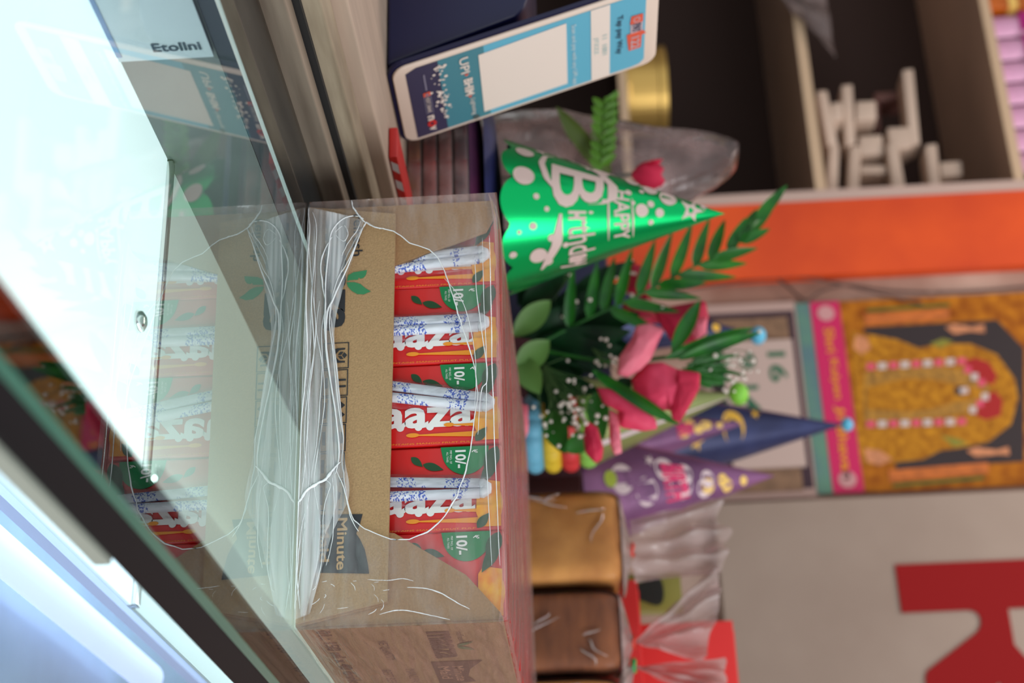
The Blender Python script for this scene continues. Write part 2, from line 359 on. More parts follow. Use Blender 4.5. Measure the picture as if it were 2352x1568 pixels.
# front panel, with tiny wobble along its top edge
top = []
for i in range(25):
    t = i / 24; x = -.4925 + (-.2395 + .4925) * t; top.append((x, .0565 - .0035 * t + .0003 * noise.noise(Vector((t * 30, 1, 0)))))
fp = [(X0, .001), (X1 - .001, .001)] + top[::-1]
G().prism(fp, FF, -.001, .002).mk('front_panel', M_card, tray)
G().prism([(X1 - .0105, .0505), (-.2395, .0532), (X1 - .001, .001), (X1, .003)], FF, -.0012, .0004).mk('panel_fold', M_card_in, tray)
D = .0024
def fz(px, py): return fx(px, py, YF - D)
# printed marks on the front panel
a = fz(737, 505); b = fz(796, 757)
text('maaza', a[0] + .001, a[1] + .003, b[0], b[1] - .001, FF, M_ink, tray, 'printed_logo', bold=.035, d=D, spacing=.95)
a = fz(812, 505); b = fz(833, 587)
text('refresh', a[0] - .004, a[1], b[0], b[1], FF, M_ink, tray, 'printed_word', bold=.012, d=D)
g = G()
def fpoly(pts): return [fz(*p) for p in pts]
g.poly(fpoly([(797, 645), (800, 632), (812, 625), (843, 620), (841, 630), (836, 637), (828, 640), (824, 637), (822, 642), (806, 643)])[::-1], FF, D)
g.poly(fpoly([(796, 648), (815, 648), (828, 652), (840, 662), (852, 669), (835, 676), (820, 675), (807, 667), (799, 658)])[::-1], FF, D)
g.mk('printed_leaf', M_greenink, tray)
# handling symbols
g = G(); ys = [(788, 845), (850, 908), (913, 971), (976, 1036), (1041, 1100), (1106, 1171)]
for i, (y0, y1) in enumerate(ys):
    k = (y0 - 788) / 383.0; xlo, xhi = 743 - 17 * k, 801 - 15 * k
    x0, z0 = fz(xlo, y0); x1, z1 = fz(xhi, y1); frame_rect(g, x0, z0, x1, z1, .0006, FF, D)
    w_, h_ = x1 - x0, z1 - z0
    def q(pts): g.poly([(x0 + w_ * p[0], z0 + h_ * p[1]) for p in pts], FF, D)
    if i == 0:                                              # hands around a carton
        q([(.5, .93), (.38, .82), (.5, .73), (.62, .82)]); q([(.36, .79), (.36, .66), (.48, .57), (.48, .70)]); q([(.64, .79), (.52, .70), (.52, .57), (.64, .66)])
        q([(.22, .85), (.28, .85), (.30, .62), (.46, .48), (.40, .30), (.30, .30), (.22, .55)]); q([(.78, .85), (.78, .55), (.70, .30), (.60, .30), (.54, .48), (.70, .62), (.72, .85)])
        q([(.36, .05), (.64, .05), (.64, .12), (.36, .12)])
    if i == 1:
        text('11', x0 + w_ * .36, z0 + h_ * .60, x0 + w_ * .68, z0 + h_ * .92, FF, None, None, bold=.03, d=D, g=g)
        q([(.25, .30), (.75, .30), (.75, .50), (.25, .50)]); q([(.3, .12), (.7, .12), (.7, .22), (.3, .22)])
    if i == 2:                                              # this way up
        for c in (.32, .68): q([(c - .17, .72), (c + .17, .72), (c, .93)]); q([(c - .05, .38), (c + .05, .38), (c + .05, .73), (c - .05, .73)])
        q([(.1, .26), (.9, .26), (.9, .33), (.1, .33)])
        q([(.2, .1), (.8, .1), (.8, .2), (.2, .2)])
    if i == 3:                                              # fragile glass
        q([(.3, .9), (.28, .68), (.38, .55), (.47, .52), (.47, .36), (.36, .33), (.64, .33), (.53, .36), (.53, .52), (.62, .55), (.72, .68), (.7, .9)]); q([(.25, .1), (.75, .1), (.75, .22), (.25, .22)])
    if i == 4:                                              # keep dry
        q([(.25, .55), (.32, .72), (.5, .82), (.68, .72), (.75, .55)]); q([(.48, .3), (.54, .3), (.54, .56), (.48, .56)]); q([(.25, .1), (.75, .1), (.75, .22), (.25, .22)])
    if i == 5:                                              # recycle
        for a_ in (90, 210, 330):
            c = (.5 + .22 * cos(R(a_)), .56 + .2 * sin(R(a_))); q([(c[0] + .16 * cos(R(a_ + b_)), c[1] + .16 * sin(R(a_ + b_))) for b_ in (90, 30, -60, -110, 180)])
        q([(.2, .08), (.8, .08), (.8, .2), (.2, .2)])
g.mk('handling_symbols', M_ink, tray)
# brand block
P_ = fpoly([(720, 1315), (848, 1317), (846, 1300), (838, 1262), (827, 1238), (818, 1225), (826, 1205), (833, 1180), (722, 1182)])
G().poly(P_, FF, D).mk('printed_block', M_ink, tray)
M_kraftink = mat('unprinted_kraft', (186, 150, 104), 0.85)
a = fz(775, 1190); b = fz(796, 1308); text('Minute', a[0], a[1], b[0], b[1], FF, M_kraftink, tray, bold=.02, d=D + .0003)
a = fz(735, 1205); b = fz(756, 1290); text('Maid', a[0], a[1], b[0], b[1], FF, M_kraftink, tray, bold=.02, d=D + .0003)
a = fz(718, 1324); b = fz(733, 1340); text('®', a[0], a[1], b[0], b[1], FF, M_ink, tray, 'registered_mark', d=D)
# printed marks on the right wall
M_fade = mat('faded_ink', (84, 54, 46), 0.7)
text('maaza', .862, .072, .925, .086, FR, M_fade, tray, 'printed_logo', bold=.03, d=.0006)
text('refresh', .864, .0895, .888, .0935, FR, M_fade, tray, 'printed_word', d=.0006)
g = G(); g.poly(leafpoly(.896, .0875, .887, .098, .0022), FR, .0006); g.poly(leafpoly(.897, .0875, .908, .0975, .0026), FR, .0006); g.mk('printed_leaf', mat('faded_green', (66, 120, 78), 0.7), tray)
g = G(); g.poly([(.934, .068), (.995, .068), (.995, .078), (.99, .092), (.975, .088), (.955, .091), (.934, .100)], FR, .0006); g.mk('printed_block', M_fade, tray)
text('Minute', .945, .080, .985, .087, FR, mat('faded_kraft', (200, 150, 120), 0.8), tray, bold=.01, d=.0009); text('Maid', .945, .071, .978, .078, FR, MATS['faded_kraft'], tray, bold=.01, d=.0009)
text('NET QUANTITY', .878, .041, .925, .0475, FR, M_fade, tray, bold=.01, d=.0006)
text('01.: 150 ml x 40 drinks', .850, .010, .985, .0185, FR, M_fade, tray, bold=.01, d=.0006)
text('MANUFACTURED ON', .95, .050, 1.04, .056, FR, M_fade, tray, d=.0006); text('BEST BEFORE 6 MONTHS', .95, .035, 1.05, .041, FR, M_fade, tray, d=.0006); text('COMPANY LIMITED', 1.01, .06, 1.09, .066, FR, M_fade, tray, d=.0006)

# ------------------------------------------------------------------ juice cartons
PW, PD, PH = .0535, .0385, .1165
M_straw = mat('straw_white', (238, 240, 246), 0.35)
def straw_mat():
    M = bpy.data.materials.new('straw_print'); M.use_nodes = True; nt = M.node_tree; p = nt.nodes['Principled BSDF']; p.inputs['Roughness'].default_value = .35
    tc = nt.nodes.new('ShaderNodeTexCoord'); mp = nt.nodes.new('ShaderNodeMapping'); mp.inputs['Scale'].default_value = (900, 60, 900)
    n = nt.nodes.new('ShaderNodeTexNoise'); n.inputs['Scale'].default_value = 1.1; n.inputs['Detail'].default_value = 2
    mp2 = nt.nodes.new('ShaderNodeMapping'); mp2.inputs['Scale'].default_value = (30, 30, 95)
    n2 = nt.nodes.new('ShaderNodeTexNoise'); n2.inputs['Scale'].default_value = 1; n2.inputs['Detail'].default_value = 0
    a = nt.nodes.new('ShaderNodeMath'); a.operation = 'GREATER_THAN'; a.inputs[1].default_value = .535
    b = nt.nodes.new('ShaderNodeMath'); b.operation = 'GREATER_THAN'; b.inputs[1].default_value = .47
    c = nt.nodes.new('ShaderNodeMath'); c.operation = 'MULTIPLY'
    mx = nt.nodes.new('ShaderNodeMix'); mx.data_type = 'RGBA'; mx.inputs[6].default_value = (*lin((236, 238, 246)), 1); mx.inputs[7].default_value = (*lin((66, 96, 196)), 1)
    K = nt.links.new; K(tc.outputs['Object'], mp.inputs[0]); K(mp.outputs[0], n.inputs['Vector']); K(tc.outputs['Object'], mp2.inputs[0]); K(mp2.outputs[0], n2.inputs['Vector'])
    K(n.outputs['Fac'], a.inputs[0]); K(n2.outputs['Fac'], b.inputs[0]); K(a.outputs[0], c.inputs[0]); K(b.outputs[0], c.inputs[1]); K(c.outputs[0], mx.inputs[0]); K(mx.outputs[2], p.inputs['Base Color'])
    return M
M_strawp = straw_mat()
M_wrap = film_mat('straw_wrapper', 0.03, 0.25, 220, (1, 1, .3), bump=0.4, ior=1.2, lo=.55)
def carton(label, detailed, tilt=0.0, spread=0.0, su=.0215, stop=.107):
    t = empty('juice_carton', (0, 0, 0), label, 'juice carton', world=False)
    F0 = frame((0, 0, 0), (1, 0, 0), (0, 0, 1))
    G().box(0, PW, 0, PD, 0, PH).mk('carton_body', M_red, t, bevel=.0018)
    G().box(.003, PW - .003, PD * .5 - .0005, PD * .5 + .0005, PH, PH + .0015).mk('top_seam', M_red, t)
    d = .0005
    if not detailed:
        return t
    g = G(); cx, cz, r = .0035, .0945, .0150
    P = [(.0006, cz - r * .98)] + [(cx + r * cos(R(a)), cz + r * .93 * sin(R(a))) for a in range(-80, 90, 8)] + [(.0006, cz + r * .95)]
    g.poly(P, F0, d); g.mk('price_disc', M_green, t)
    text('10/-', .0030, .0885, .0145, .0950, F0, M_white, t, 'price_lettering', bold=.03, d=d * 2)
    g = G(); text('₹', .0030, .0985, .0052, .1020, F0, None, None, bold=.02, d=d * 2, g=g)
    text('MRP INCL. OF', .0030, .0853, .0115, .0866, F0, None, None, d=d * 2, g=g); text('ALL TAXES', .0040, .0833, .0105, .0845, F0, None, None, d=d * 2, g=g)
    g.mk('small_print', M_white, t)
    g = G(); g.poly(leafpoly(.0015, .114, .019, .106, .0045), F0, d * 3); g.poly(leafpoly(.010, .113, .026, .103, .0035), F0, d * 3.4)
    g.poly(leafpoly(PW - .001, .101, PW - .010, .108, .0028), F0, d * 3.4); g.poly(leafpoly(.011, .069, .0150, .0815, .0025), F0, d); g.poly(leafpoly(.006, .062, .0125, .069, .0022), F0, d)
    g.mk('printed_leaves', M_dkgreen, t)
    g = G(); g.poly(circle(.0375, .1085, .0135, .0078), F0, d * 2.2); g.poly([(.022, .104), (.0265, .101), (.043, .1005), (.0515, .1035), (.0515, .115), (.024, .115)], F0, d * 2)
    g.mk('printed_mango', M_mango, t)
    g = G(); g.poly([(.0455, .104), (.0463, .064), (.0470, .064), (.0492, .104)], F0, d * 1.6); g.poly(circle(.0466, .0630, .0014, .0040), F0, d * 1.8)
    g.poly([(.0400, .104), (.0404, .086), (.0411, .086), (.0425, .104)], F0, d * 1.6); g.poly(circle(.0407, .0850, .0013, .0032), F0, d * 1.8); g.mk('printed_drips', M_gold, t)
    g = G(); text('maaza', .0285, .020, .0420, .1000, F0, None, None, bold=.03, d=d * 1.2, turn=1, spacing=1.0, g=g)
    for z in (.030, .046, .0555, .0665, .0735): g.poly(circle(.0415, z, .0023), F0, d * 1.25)
    g.mk('carton_logo', M_white, t, label='white rounded logo lettering')
    text('CONTAINS MANGO FRUIT PULP', .0515, .045, .0525, .100, F0, M_gold, t, 'small_print', d=d, turn=1)
    if su > .04: return t
    # folded straw in its clear wrapper, glued on the front
    sr, gap = .0031, .0042
    g = G(); P = []
    for sg in (-1, 1):
        base = (su + sg * (gap * .5 + sr * .2 + spread), .034); top_ = (su + sg * (gap * .5 + .0010), stop - .004)
        P.append([(base[0] + (top_[0] - base[0]) * i / 8, -.0038, base[1] + (top_[1] - base[1]) * i / 8) for i in range(9)])
    arc = [(su + (gap * .5 + .001) * cos(pi - pi * i / 8), -.0040, stop - .004 + .0045 * sin(pi * i / 8)) for i in range(9)]
    Mt = Matrix.Translation((su, 0, stop)) @ Matrix.Rotation(R(tilt), 4, 'Y') @ Matrix.Translation((-su, 0, -stop))
    tr = lambda L_: [Mt @ Vector(p) for p in L_]
    g.tube(tr(P[0]), sr, 12); g.tube(tr(P[1]), sr, 12); st = g.mk('straw', M_strawp, t, smooth=True, label='white straw with blue print')
    g = G(); A = tr(arc); g.tube(A, [sr * (1.06 if i % 2 else .88) for i in range(9)], 12); g.mk('straw_bend', M_straw, t, smooth=True)
    wv = lambda u, v: Mt @ Vector((su - .0092 - spread * .6 * (1 - v) + (.0184 + spread * 1.2 * (1 - v)) * u, -.0078 + .0060 * abs(2 * u - 1) ** 3 + .0004 * sin(v * 40 + u * 9), .033 + (stop + .003 - .033) * v))
    G().grid(wv, 14, 20).mk('straw_wrapper', M_wrap, t, smooth=True)
    return t
xs = [-.4975, -.4445, -.3905, -.3360, -.2825]
order = ['leftmost', 'second from the left', 'middle', 'second from the right', 'rightmost']
extra = ['by the slanted cardboard corner', 'with upright straws', 'with slanting straws', 'with straws spread apart', 'behind the right cardboard corner']
prm = [(-4, .0006, .0335, .109), (0, .0004, .0285, .108), (10, .0012, .0290, .110), (2, .0022, .0290, .107), (0, .001, .0420, .072)]
backs = []
for i in range(5):
    c = carton('red mango juice carton, %s of the front row, %s' % (order[i], extra[i]), True, *prm[i])
    c.location = (xs[i] - .0005, .8502, .0032); c['group'] = 'juice cartons in the front row of the tray'
plain = carton('red juice carton behind the front row in the shrink wrapped tray', False)
plain['group'] = 'juice cartons behind the front row'; plain.location = (xs[0], .8896, .0032)
for r_ in range(1, 10):
    for i in range(5):
        if r_ == 1 and i == 0: continue
        copy_tree(plain, (xs[i], .8502 + r_ * .0394, .0032))

# ------------------------------------------------------------------ shrink film round the tray
M_film = film_mat('shrink_film', 0.10, 0.22, 26, (1, 1, 3.5), lo=.45, hi=.8, bump=.35)
M_filmtop = film_mat('shrink_film_top', 0.12, 0.34, 30, (.35, 4, 1), white=(232, 190, 184), lo=.4, hi=.75, bump=.6, rough=.25, ior=1.2)
M_filmside = film_mat('shrink_film_side', 0.14, 0.2, 34, (1, .6, 6), white=(255, 196, 176), bump=.5, lo=.45, hi=.75)
M_strand = film_mat('film_strand', 0.72, 0.25, 60, (1, 1, 1), white=(252, 253, 255), lo=.3, hi=.7, bump=.1, ior=1.15, tl_=.05)
M_gath = film_mat('gathered_film', 0.10, 0.85, 11, (.3, 1, 9), white=(252, 253, 255), lo=.44, hi=.72, bump=.25, rough=.25, ior=1.2, tl_=.05)
YO = YF - .0034
hole_px = [(842, 512), (862, 524), (884, 528), (905, 533), (925, 546), (940, 560), (962, 566), (988, 576), (1008, 596), (1022, 625), (1040, 680), (1058, 740), (1078, 800), (1092, 850), (1098, 910), (1090, 960), (1082, 1030), (1068, 1090), (1050, 1140), (1020, 1190), (985, 1222), (940, 1240), (900, 1240), (868, 1228), (838, 1215), (812, 1195), (800, 1160), (792, 1110), (786, 1060), (790, 1010), (783, 940), (775, 860), (765, 780), (760, 720), (772, 665), (792, 600), (815, 555)]
def resample(P, n):
    P = [Vector((p[0], p[1])) for p in P]; P2 = P + [P[0]]; L_ = [0]
    for i in range(len(P)): L_.append(L_[-1] + (P2[i + 1] - P2[i]).length)
    out = []
    for k in range(n):
        t = L_[-1] * k / n; j = max(i for i in range(len(P)) if L_[i] <= t); f_ = (t - L_[j]) / max(1e-9, L_[j + 1] - L_[j]); out.append(P2[j].lerp(P2[j + 1], f_))
    return out
hp = resample([fx(a_, b_, YO) for a_, b_ in hole_px], 180)
bx0, bx1, bz0, bz1 = X0 - .003, X1 + .003, .0008, HT + .0035
cxh, czh = -.37, .062
g = G(); V = []; NS = 16
for k, p in enumerate(hp):
    dx, dz = p.x - cxh, p.y - czh
    t = min((bx1 - cxh) / dx if dx > 0 else (bx0 - cxh) / dx if dx < 0 else 9e9, (bz1 - czh) / dz if dz > 0 else (bz0 - czh) / dz if dz < 0 else 9e9)
    o_ = Vector((cxh + dx * t, czh + dz * t))
    for i in range(NS + 1):
        s_ = i / NS; q = p.lerp(o_, s_); edge = 1 - s_
        wr = .0016 * noise.noise(Vector((q.x * 26, q.y * 210, 2))) * (1 if q.y < .045 else .45) * (1 - abs(2 * s_ - 1) ** 4)
        V.append((q.x, YO - .0008 * (1 - s_ ** 2) - abs(wr), q.y))
n = len(hp); g.add(V, [(k * (NS + 1) + i, k * (NS + 1) + i + 1, ((k + 1) % n) * (NS + 1) + i + 1, ((k + 1) % n) * (NS + 1) + i) for k in range(n) for i in range(NS)])
ff = g.mk('front_film', M_film, tray, smooth=True, label='torn clear film')
g = G(); pts = [(p.x + .0003 * noise.noise(Vector((k * .4, 0, 0))), YO - .0012, p.y + .0004 * noise.noise(Vector((k * .5, 5, 0)))) for k, p in enumerate(hp)]; pts.append(pts[0])
g.tube(pts, [.00035 + .00035 * abs(noise.noise(Vector((k * .13, 9, 0)))) for k in range(len(pts))], 6, cap=False); g.mk('torn_edge', M_strand, ff, smooth=True)
g = G(); g.grid(lambda u, v: Vector((bx0 + (bx1 - bx0) * u, YO + (YK + .003 - YO) * v, HT + .0035 + .0014 * noise.noise(Vector((u * 3, v * 30, 0))) - .003 * (abs(2 * u - 1) ** 10) - .0035 * (1 - min(1, v * 30)) + .001)), 30, 70)
g.mk('top_film', M_filmtop, tray, smooth=True, label='milky streaked film over the carton tops')
g = G(); g.grid(lambda u, v: Vector((bx1 + .0006 * noise.noise(Vector((v * 60, u * 4, 0))), YO + (YK + .003 - YO) * u, bz0 + (bz1 - bz0) * v)), 50, 40); g.mk('side_film', M_filmside, tray, smooth=True)
g = G(); g.grid(lambda u, v: Vector((bx0 + .0006 * noise.noise(Vector((v * 60, u * 4, 7))), YO + (YK + .003 - YO) * u, bz0 + (bz1 - bz0) * v)), 20, 20); g.mk('side_film', M_filmside, tray, smooth=True)
def spl2(P, n):
    P = [Vector((p[0], p[1])) for p in P]; m_ = len(P) - 1; out = []
    for i in range(n + 1):
        t = i / n * m_; j = min(int(t), m_ - 1); f_ = t - j; p0, p1, p2, p3 = P[max(j - 1, 0)], P[j], P[j + 1], P[min(j + 2, m_)]
        out.append(.5 * ((2 * p1) + (p2 - p0) * f_ + (2 * p0 - 5 * p1 + 4 * p2 - p3) * f_ ** 2 + (3 * p1 - p0 - 3 * p2 + p3) * f_ ** 3))
    return out
# gathered strands
def strand(g, pxs, r, wob=.0004, seed=0, yy=YO - .0016, n=40):
    P = [Vector((*fx(a_, b_, yy), 0)) for a_, b_ in pxs]; out = []; rr = []
    m_ = len(P) - 1
    for i in range(n + 1):
        t = i / n * m_; j = min(int(t), m_ - 1); f_ = t - j
        p0, p1, p2, p3 = P[max(j - 1, 0)], P[j], P[j + 1], P[min(j + 2, m_)]
        q = .5 * ((2 * p1) + (p2 - p0) * f_ + (2 * p0 - 5 * p1 + 4 * p2 - p3) * f_ ** 2 + (3 * p1 - p0 - 3 * p2 + p3) * f_ ** 3)
        w1 = wob * noise.noise(Vector((i * .21, seed, 0)))
        out.append((q.x, yy - .0012 - .0006 * abs(noise.noise(Vector((i * .3, seed + 4, 0)))), max(.0012, q.y + w1))); rr.append(r * (.25 + .75 * abs(sin(pi * i / n)) ** .5) * (.7 + .6 * abs(noise.noise(Vector((i * .25, seed + 8, 0))))))
    g.tube(out, rr, 6)
g = G()
mains = [([(700, 478), (712, 520), (708, 600), (704, 700), (706, 800), (700, 900), (690, 1000), (682, 1100), (676, 1200), (674, 1300), (674, 1400)], .0011),
 ([(718, 486), (728, 530), (722, 620), (716, 700), (722, 800), (712, 900), (706, 1000), (700, 1080), (690, 1160)], .0008),
 ([(706, 500), (716, 640), (726, 760), (716, 850), (704, 930), (700, 1010), (704, 1100)], .0006),
 ([(836, 505), (818, 498), (788, 505), (762, 535), (756, 580), (750, 640), (748, 700), (746, 760), (756, 840), (766, 920), (778, 1000)], .0011),
 ([(838, 515), (824, 550), (806, 600), (784, 650), (766, 690), (752, 720), (750, 800), (760, 880), (772, 960), (780, 1040), (772, 1090)], .0013),
 ([(838, 515), (820, 560), (796, 610), (778, 640), (764, 690), (758, 740), (764, 800), (772, 880), (782, 960), (790, 1010)], .0007),
 ([(764, 545), (748, 575), (738, 610), (742, 660), (750, 700)], .0010), ([(770, 540), (790, 556), (800, 540), (790, 520), (770, 536)], .0005),
 ([(750, 700), (742, 740), (740, 800), (746, 900), (740, 980), (730, 1040), (722, 1110), (735, 1200), (730, 1290)], .0006),
 ([(735, 690), (728, 760), (740, 840), (735, 930), (728, 1020), (715, 1100)], .0006),
 ([(670, 1165), (690, 1150), (705, 1128), (730, 1112), (748, 1102), (766, 1080), (782, 1062)], .0020),
 ([(748, 1102), (760, 1115), (752, 1140), (744, 1180), (742, 1240), (738, 1300), (726, 1345)], .0006),
 ([(772, 1080), (786, 1110), (798, 1150), (806, 1190), (825, 1222)], .0007), ([(764, 1090), (768, 1160), (764, 1240), (750, 1300)], .0005),
 ([(808, 462), (812, 478), (822, 494), (834, 508), (842, 514)], .0012), ([(842, 514), (862, 524), (885, 528)], .0008),
 ([(700, 1180), (690, 1240), (684, 1320), (690, 1400)], .0006), ([(715, 1110), (702, 1200), (694, 1290), (682, 1380)], .0005),
 ([(828, 510), (822, 530), (800, 560), (786, 590)], .0006), ([(1020, 640), (1060, 690), (1082, 760), (1094, 850), (1090, 940)], .0005),
 ([(1108, 545), (1112, 700), (1118, 850), (1116, 1000), (1122, 1150), (1130, 1300)], .0006), ([(1124, 540), (1128, 700), (1132, 900), (1140, 1100), (1148, 1300)], .0007),
 ([(1090, 590), (1098, 700), (1120, 860), (1106, 900), (1098, 1000)], .0007), ([(935, 1350), (975, 1352), (1010, 1362), (1050, 1385), (1080, 1400)], .0007), ([(872, 1412), (920, 1402), (980, 1412), (1034, 1424)], .0006),
 ([(845, 1332), (890, 1334), (925, 1330), (950, 1336)], .0005)]
for i, (p_, r_) in enumerate(mains): strand(g, p_, r_ * .62, seed=i * 3.1)
for i in range(15):
    a0 = rnd.uniform(672, 730); y0 = rnd.uniform(480, 1150); ln = rnd.uniform(120, 420)
    sl = rnd.uniform(-.05, .05); y1 = min(1425, y0 + ln); b0 = lambda y: -0.034 * (y - 475)
    base = a0 + (0 if a0 > 705 else 12)
    strand(g, [(max(base + b0(y) + sl * (y - y0) + rnd.uniform(-3, 3), 708 + b0(y) - 2), y) for y in [y0 + (y1 - y0) * k / 4 for k in range(5)]], rnd.uniform(.00012, .00034), seed=50 + i, n=24)
g.mk('film_strands', M_strand, ff, smooth=True, label='white gathered film strands')
lowc = [(702, 476), (704, 600), (700, 700), (696, 800), (692, 900), (688, 1000), (684, 1100), (680, 1200), (677, 1300), (674, 1425)]
upc = [(836, 506), (812, 590), (786, 670), (768, 760), (776, 850), (784, 950), (792, 1050), (802, 1140), (762, 1230), (712, 1410)]
LC = spl2([fx(*p, YO - .0012) for p in lowc], 80); UC = spl2([fx(*p, YO - .0012) for p in upc], 80)
for lay, off in ((0, .0014), (1, .0026)):
    g = G()
    def gf(u, v):
        i = min(79, int(u * 80)); f_ = u * 80 - i; a = LC[i].lerp(LC[i + 1], f_); b = UC[i].lerp(UC[i + 1], f_)
        q = a.lerp(b, v * (.78 if lay else 1)); return Vector((q.x, YO - off - .0012 * abs(noise.noise(Vector((q.x * 14, q.y * 260, lay * 5)))), max(q.y, .0008)))
    g.grid(gf, 160, 60); g.mk('gathered_film', M_gath, ff, smooth=True)
# small crinkles of film by the lower right corner
g = G()
for i in range(16):
    px = rnd.uniform(720, 900); py = rnd.uniform(1325, 1400); ln = rnd.uniform(8, 26); an = rnd.uniform(0, pi)
    strand(g, [(px, py), (px + ln * .5 * cos(an) + 3, py + ln * .5 * sin(an)), (px + ln * cos(an), py + ln * sin(an))], rnd.uniform(.00012, .00028), seed=i, n=8)
g.mk('film_crinkles', M_strand, ff, smooth=True)

# ------------------------------------------------------------------ payment card stand on the ledge
LB = Vector((-.650, .905, .0445)); TILT = math.atan2(.065, .197)
FC = frame(LB, (0, 1, 0), (-sin(TILT), 0, cos(TILT))); FCI = FC.inverted(); NC = FC.to_3x3() @ Vector((0, 0, 1))
def cpx(px, py, off=0.0):
    d = ray(px, py); t = (LB + NC * off - CAMP).dot(NC) / d.dot(NC); q = FCI @ (CAMP + d * t); return (q.x, q.y)
CW, CL = .0955, .2085
st = empty('payment_stand', (-.70, .95, .04), 'tilted blue payment card on a dark navy plastic wedge, standing on the rear ledge', 'payment stand')
prof = [(-.657, .0405), (-.80, .0405), (-.80, .145), (-.77, .150), (-.74, .1495), (-.715, .146), (-.703, .142), (-.695, .136)]
g = G(); n = len(prof); v = [(p[0] - .002, y, p[1]) for y in (.9085, .997) for p in prof]
g.add(v, [tuple(range(n)), tuple(range(n, 2 * n))[::-1]] + [(i, i + n, (i + 1) % n + n, (i + 1) % n) for i in range(n)]); g.mk('wedge_base', M_navy, st, bevel=.003)
G().prism(rrect(0, 0, CW, CL, .011), FC, -.0028, 0).mk('card_frame', mat('cream_plastic', (228, 208, 192), 0.45), st, bevel=.0008)
G().prism(rrect(-.002, -.003, CW + .002, CL * .96, .012), FC, -.006, -.003).mk('back_plate', M_navy, st)
M_blue = mat('card_blue', (98, 178, 204), 0.4); M_teal = mat('card_teal', (72, 132, 146), 0.4); M_cnavy = mat('card_navy', (58, 54, 82), 0.4)
M_cw = mat('card_white', (236, 222, 210), 0.45)
z1, z2 = .0345, .070
zt = .187
G().poly(rrect(.004, z2, CW - .003, .2, .008)[:0] or [(.004, z2), (CW - .0035, z2), (CW - .0035, zt), (CW - .0045, zt + .007), (CW - .009, zt + .011), (.004, zt + .011)], FC, .0003).mk('print_blue', M_blue, st)
G().poly([(.004, z1), (CW - .0035, z1), (CW - .0035, z2), (.004, z2)], FC, .0003).mk('print_teal', M_teal, st)
G().poly([(.004, .018), (.008, .0095), (CW - .0035, .0095), (CW - .0035, z1), (.004, z1)], FC, .0004).mk('print_navy', M_cnavy, st)
g = G()
for i in range(60):
    s_ = rnd.uniform(.006, CW - .005); g.poly(circle(s_, z1 + rnd.gauss(0, .0028), rnd.uniform(.0004, .0016), n=7), FC, .0008)
g.mk('print_dots', M_cw, st)
qs = [cpx(1098, 125), cpx(1300, 52), cpx(1303, 190), cpx(1112, 255)]
a_, b_ = min(q[0] for q in qs), max(q[0] for q in qs); c_, e_ = min(q[1] for q in qs), max(q[1] for q in qs)
G().poly([qs[3], qs[2], qs[1], qs[0]], FC, .0007).mk('white_panel', M_cw, st, label='blank white square panel')
h0, h1 = cpx(1357, 100)[1], cpx(1400, 100)[1]
G().poly(rect(.004, h0, CW - .0035, h1), FC, .0007).mk('white_strip', M_cw, st)
def ctext(s, px0, px1, py0, py1, m, bold=.01, nm='lettering', d=.0011):
    a = cpx(px0, py0); b = cpx(px1, py1); tm = (a[1] + b[1]) / 2; hh = (px1 - px0) / 2 / 3150
    text(s, a[0], tm - hh, b[0], tm + hh, FC, m, st, nm, bold=bold, d=d)
cm = lambda px, py: cpx(px, py)
hgt = lambda px: cpx(px, 150)[1]
def ct(s, s0, s1, px, h, m, bold=.01, nm='lettering'):
    t = hgt(px); text(s, CW * s0, t - h / 2, CW * s1, t + h / 2, FC, m, st, nm, bold=bold, d=.0011)
M_pt = mat('print_pale_teal', (150, 190, 190), 0.5); M_or = mat('print_orange', (224, 92, 66), 0.5)
ct('Scan and pay with any UPI app', .14, .93, 1318, .0048, mat('card_pale_blue', (196, 218, 222), 0.5), .012)
ct('UPI', .10, .30, 1066, .0070, M_cw, .01); ct('BHIM', .38, .60, 1070, .0070, M_cw, .035); ct('Lightning', .66, .88, 1074, .0045, M_cw, .0)
g = G(); g.poly([(CW * .315, hgt(1062)), (CW * .345, hgt(1068)), (CW * .315, hgt(1074))], FC, .0011); g.poly([(CW * .61, hgt(1064)), (CW * .64, hgt(1070)), (CW * .61, hgt(1076))], FC, .0011); g.mk('orange_marks', M_or, st)
G().poly(circle(CW * .93, hgt(1078), .0028, .0028, 14), FC, .0011).mk('grey_dot', mat('grey_dot', (78, 92, 92), 0.5), st)
ct('Tap pay Way', .22, .72, 1420, .0060, mat('card_dark_print', (44, 66, 92), 0.5), .015)
ct('11  1001', .40, .66, 1388, .0040, M_pt, .0); ct('JTZZZ', .40, .62, 1368, .0040, M_pt, .0)
g = G(); t = hgt(1457); g.poly([(CW * .28, t - .004), (CW * .38, t - .005), (CW * .385, t + .0055), (CW * .285, t + .0055)], FC, .001); g.poly([(CW * .50, t - .0075), (CW * .72, t - .0055), (CW * .72, t + .0045), (CW * .56, t + .005), (CW * .55, t + .0085), (CW * .50, t + .006)], FC, .001); g.mk('logo_blocks', M_or, st)
G().poly([(CW * .385, t - .0045), (CW * .50, t - .0045), (CW * .50, t + .0055), (CW * .385, t + .0055)], FC, .001).mk('logo_panel', mat('logo_panel', (190, 172, 178), 0.5), st)
text('PAY', CW * .39, t - .003, CW * .495, t + .004, FC, M_cnavy, st, 'logo_lettering', bold=.03, d=.0014); text('O', CW * .30, t - .0025, CW * .365, t + .003, FC, MATS['logo_panel'], st, 'logo_lettering', d=.0014); text('122', CW * .55, t - .004, CW * .70, t + .003, FC, MATS['logo_panel'], st, 'logo_lettering', d=.0014, bold=.02)
t = .0225
G().poly(rect(CW * .385, t - .0028, CW * .435, t + .0028), FC, .001).mk('bank_square', M_or, st)
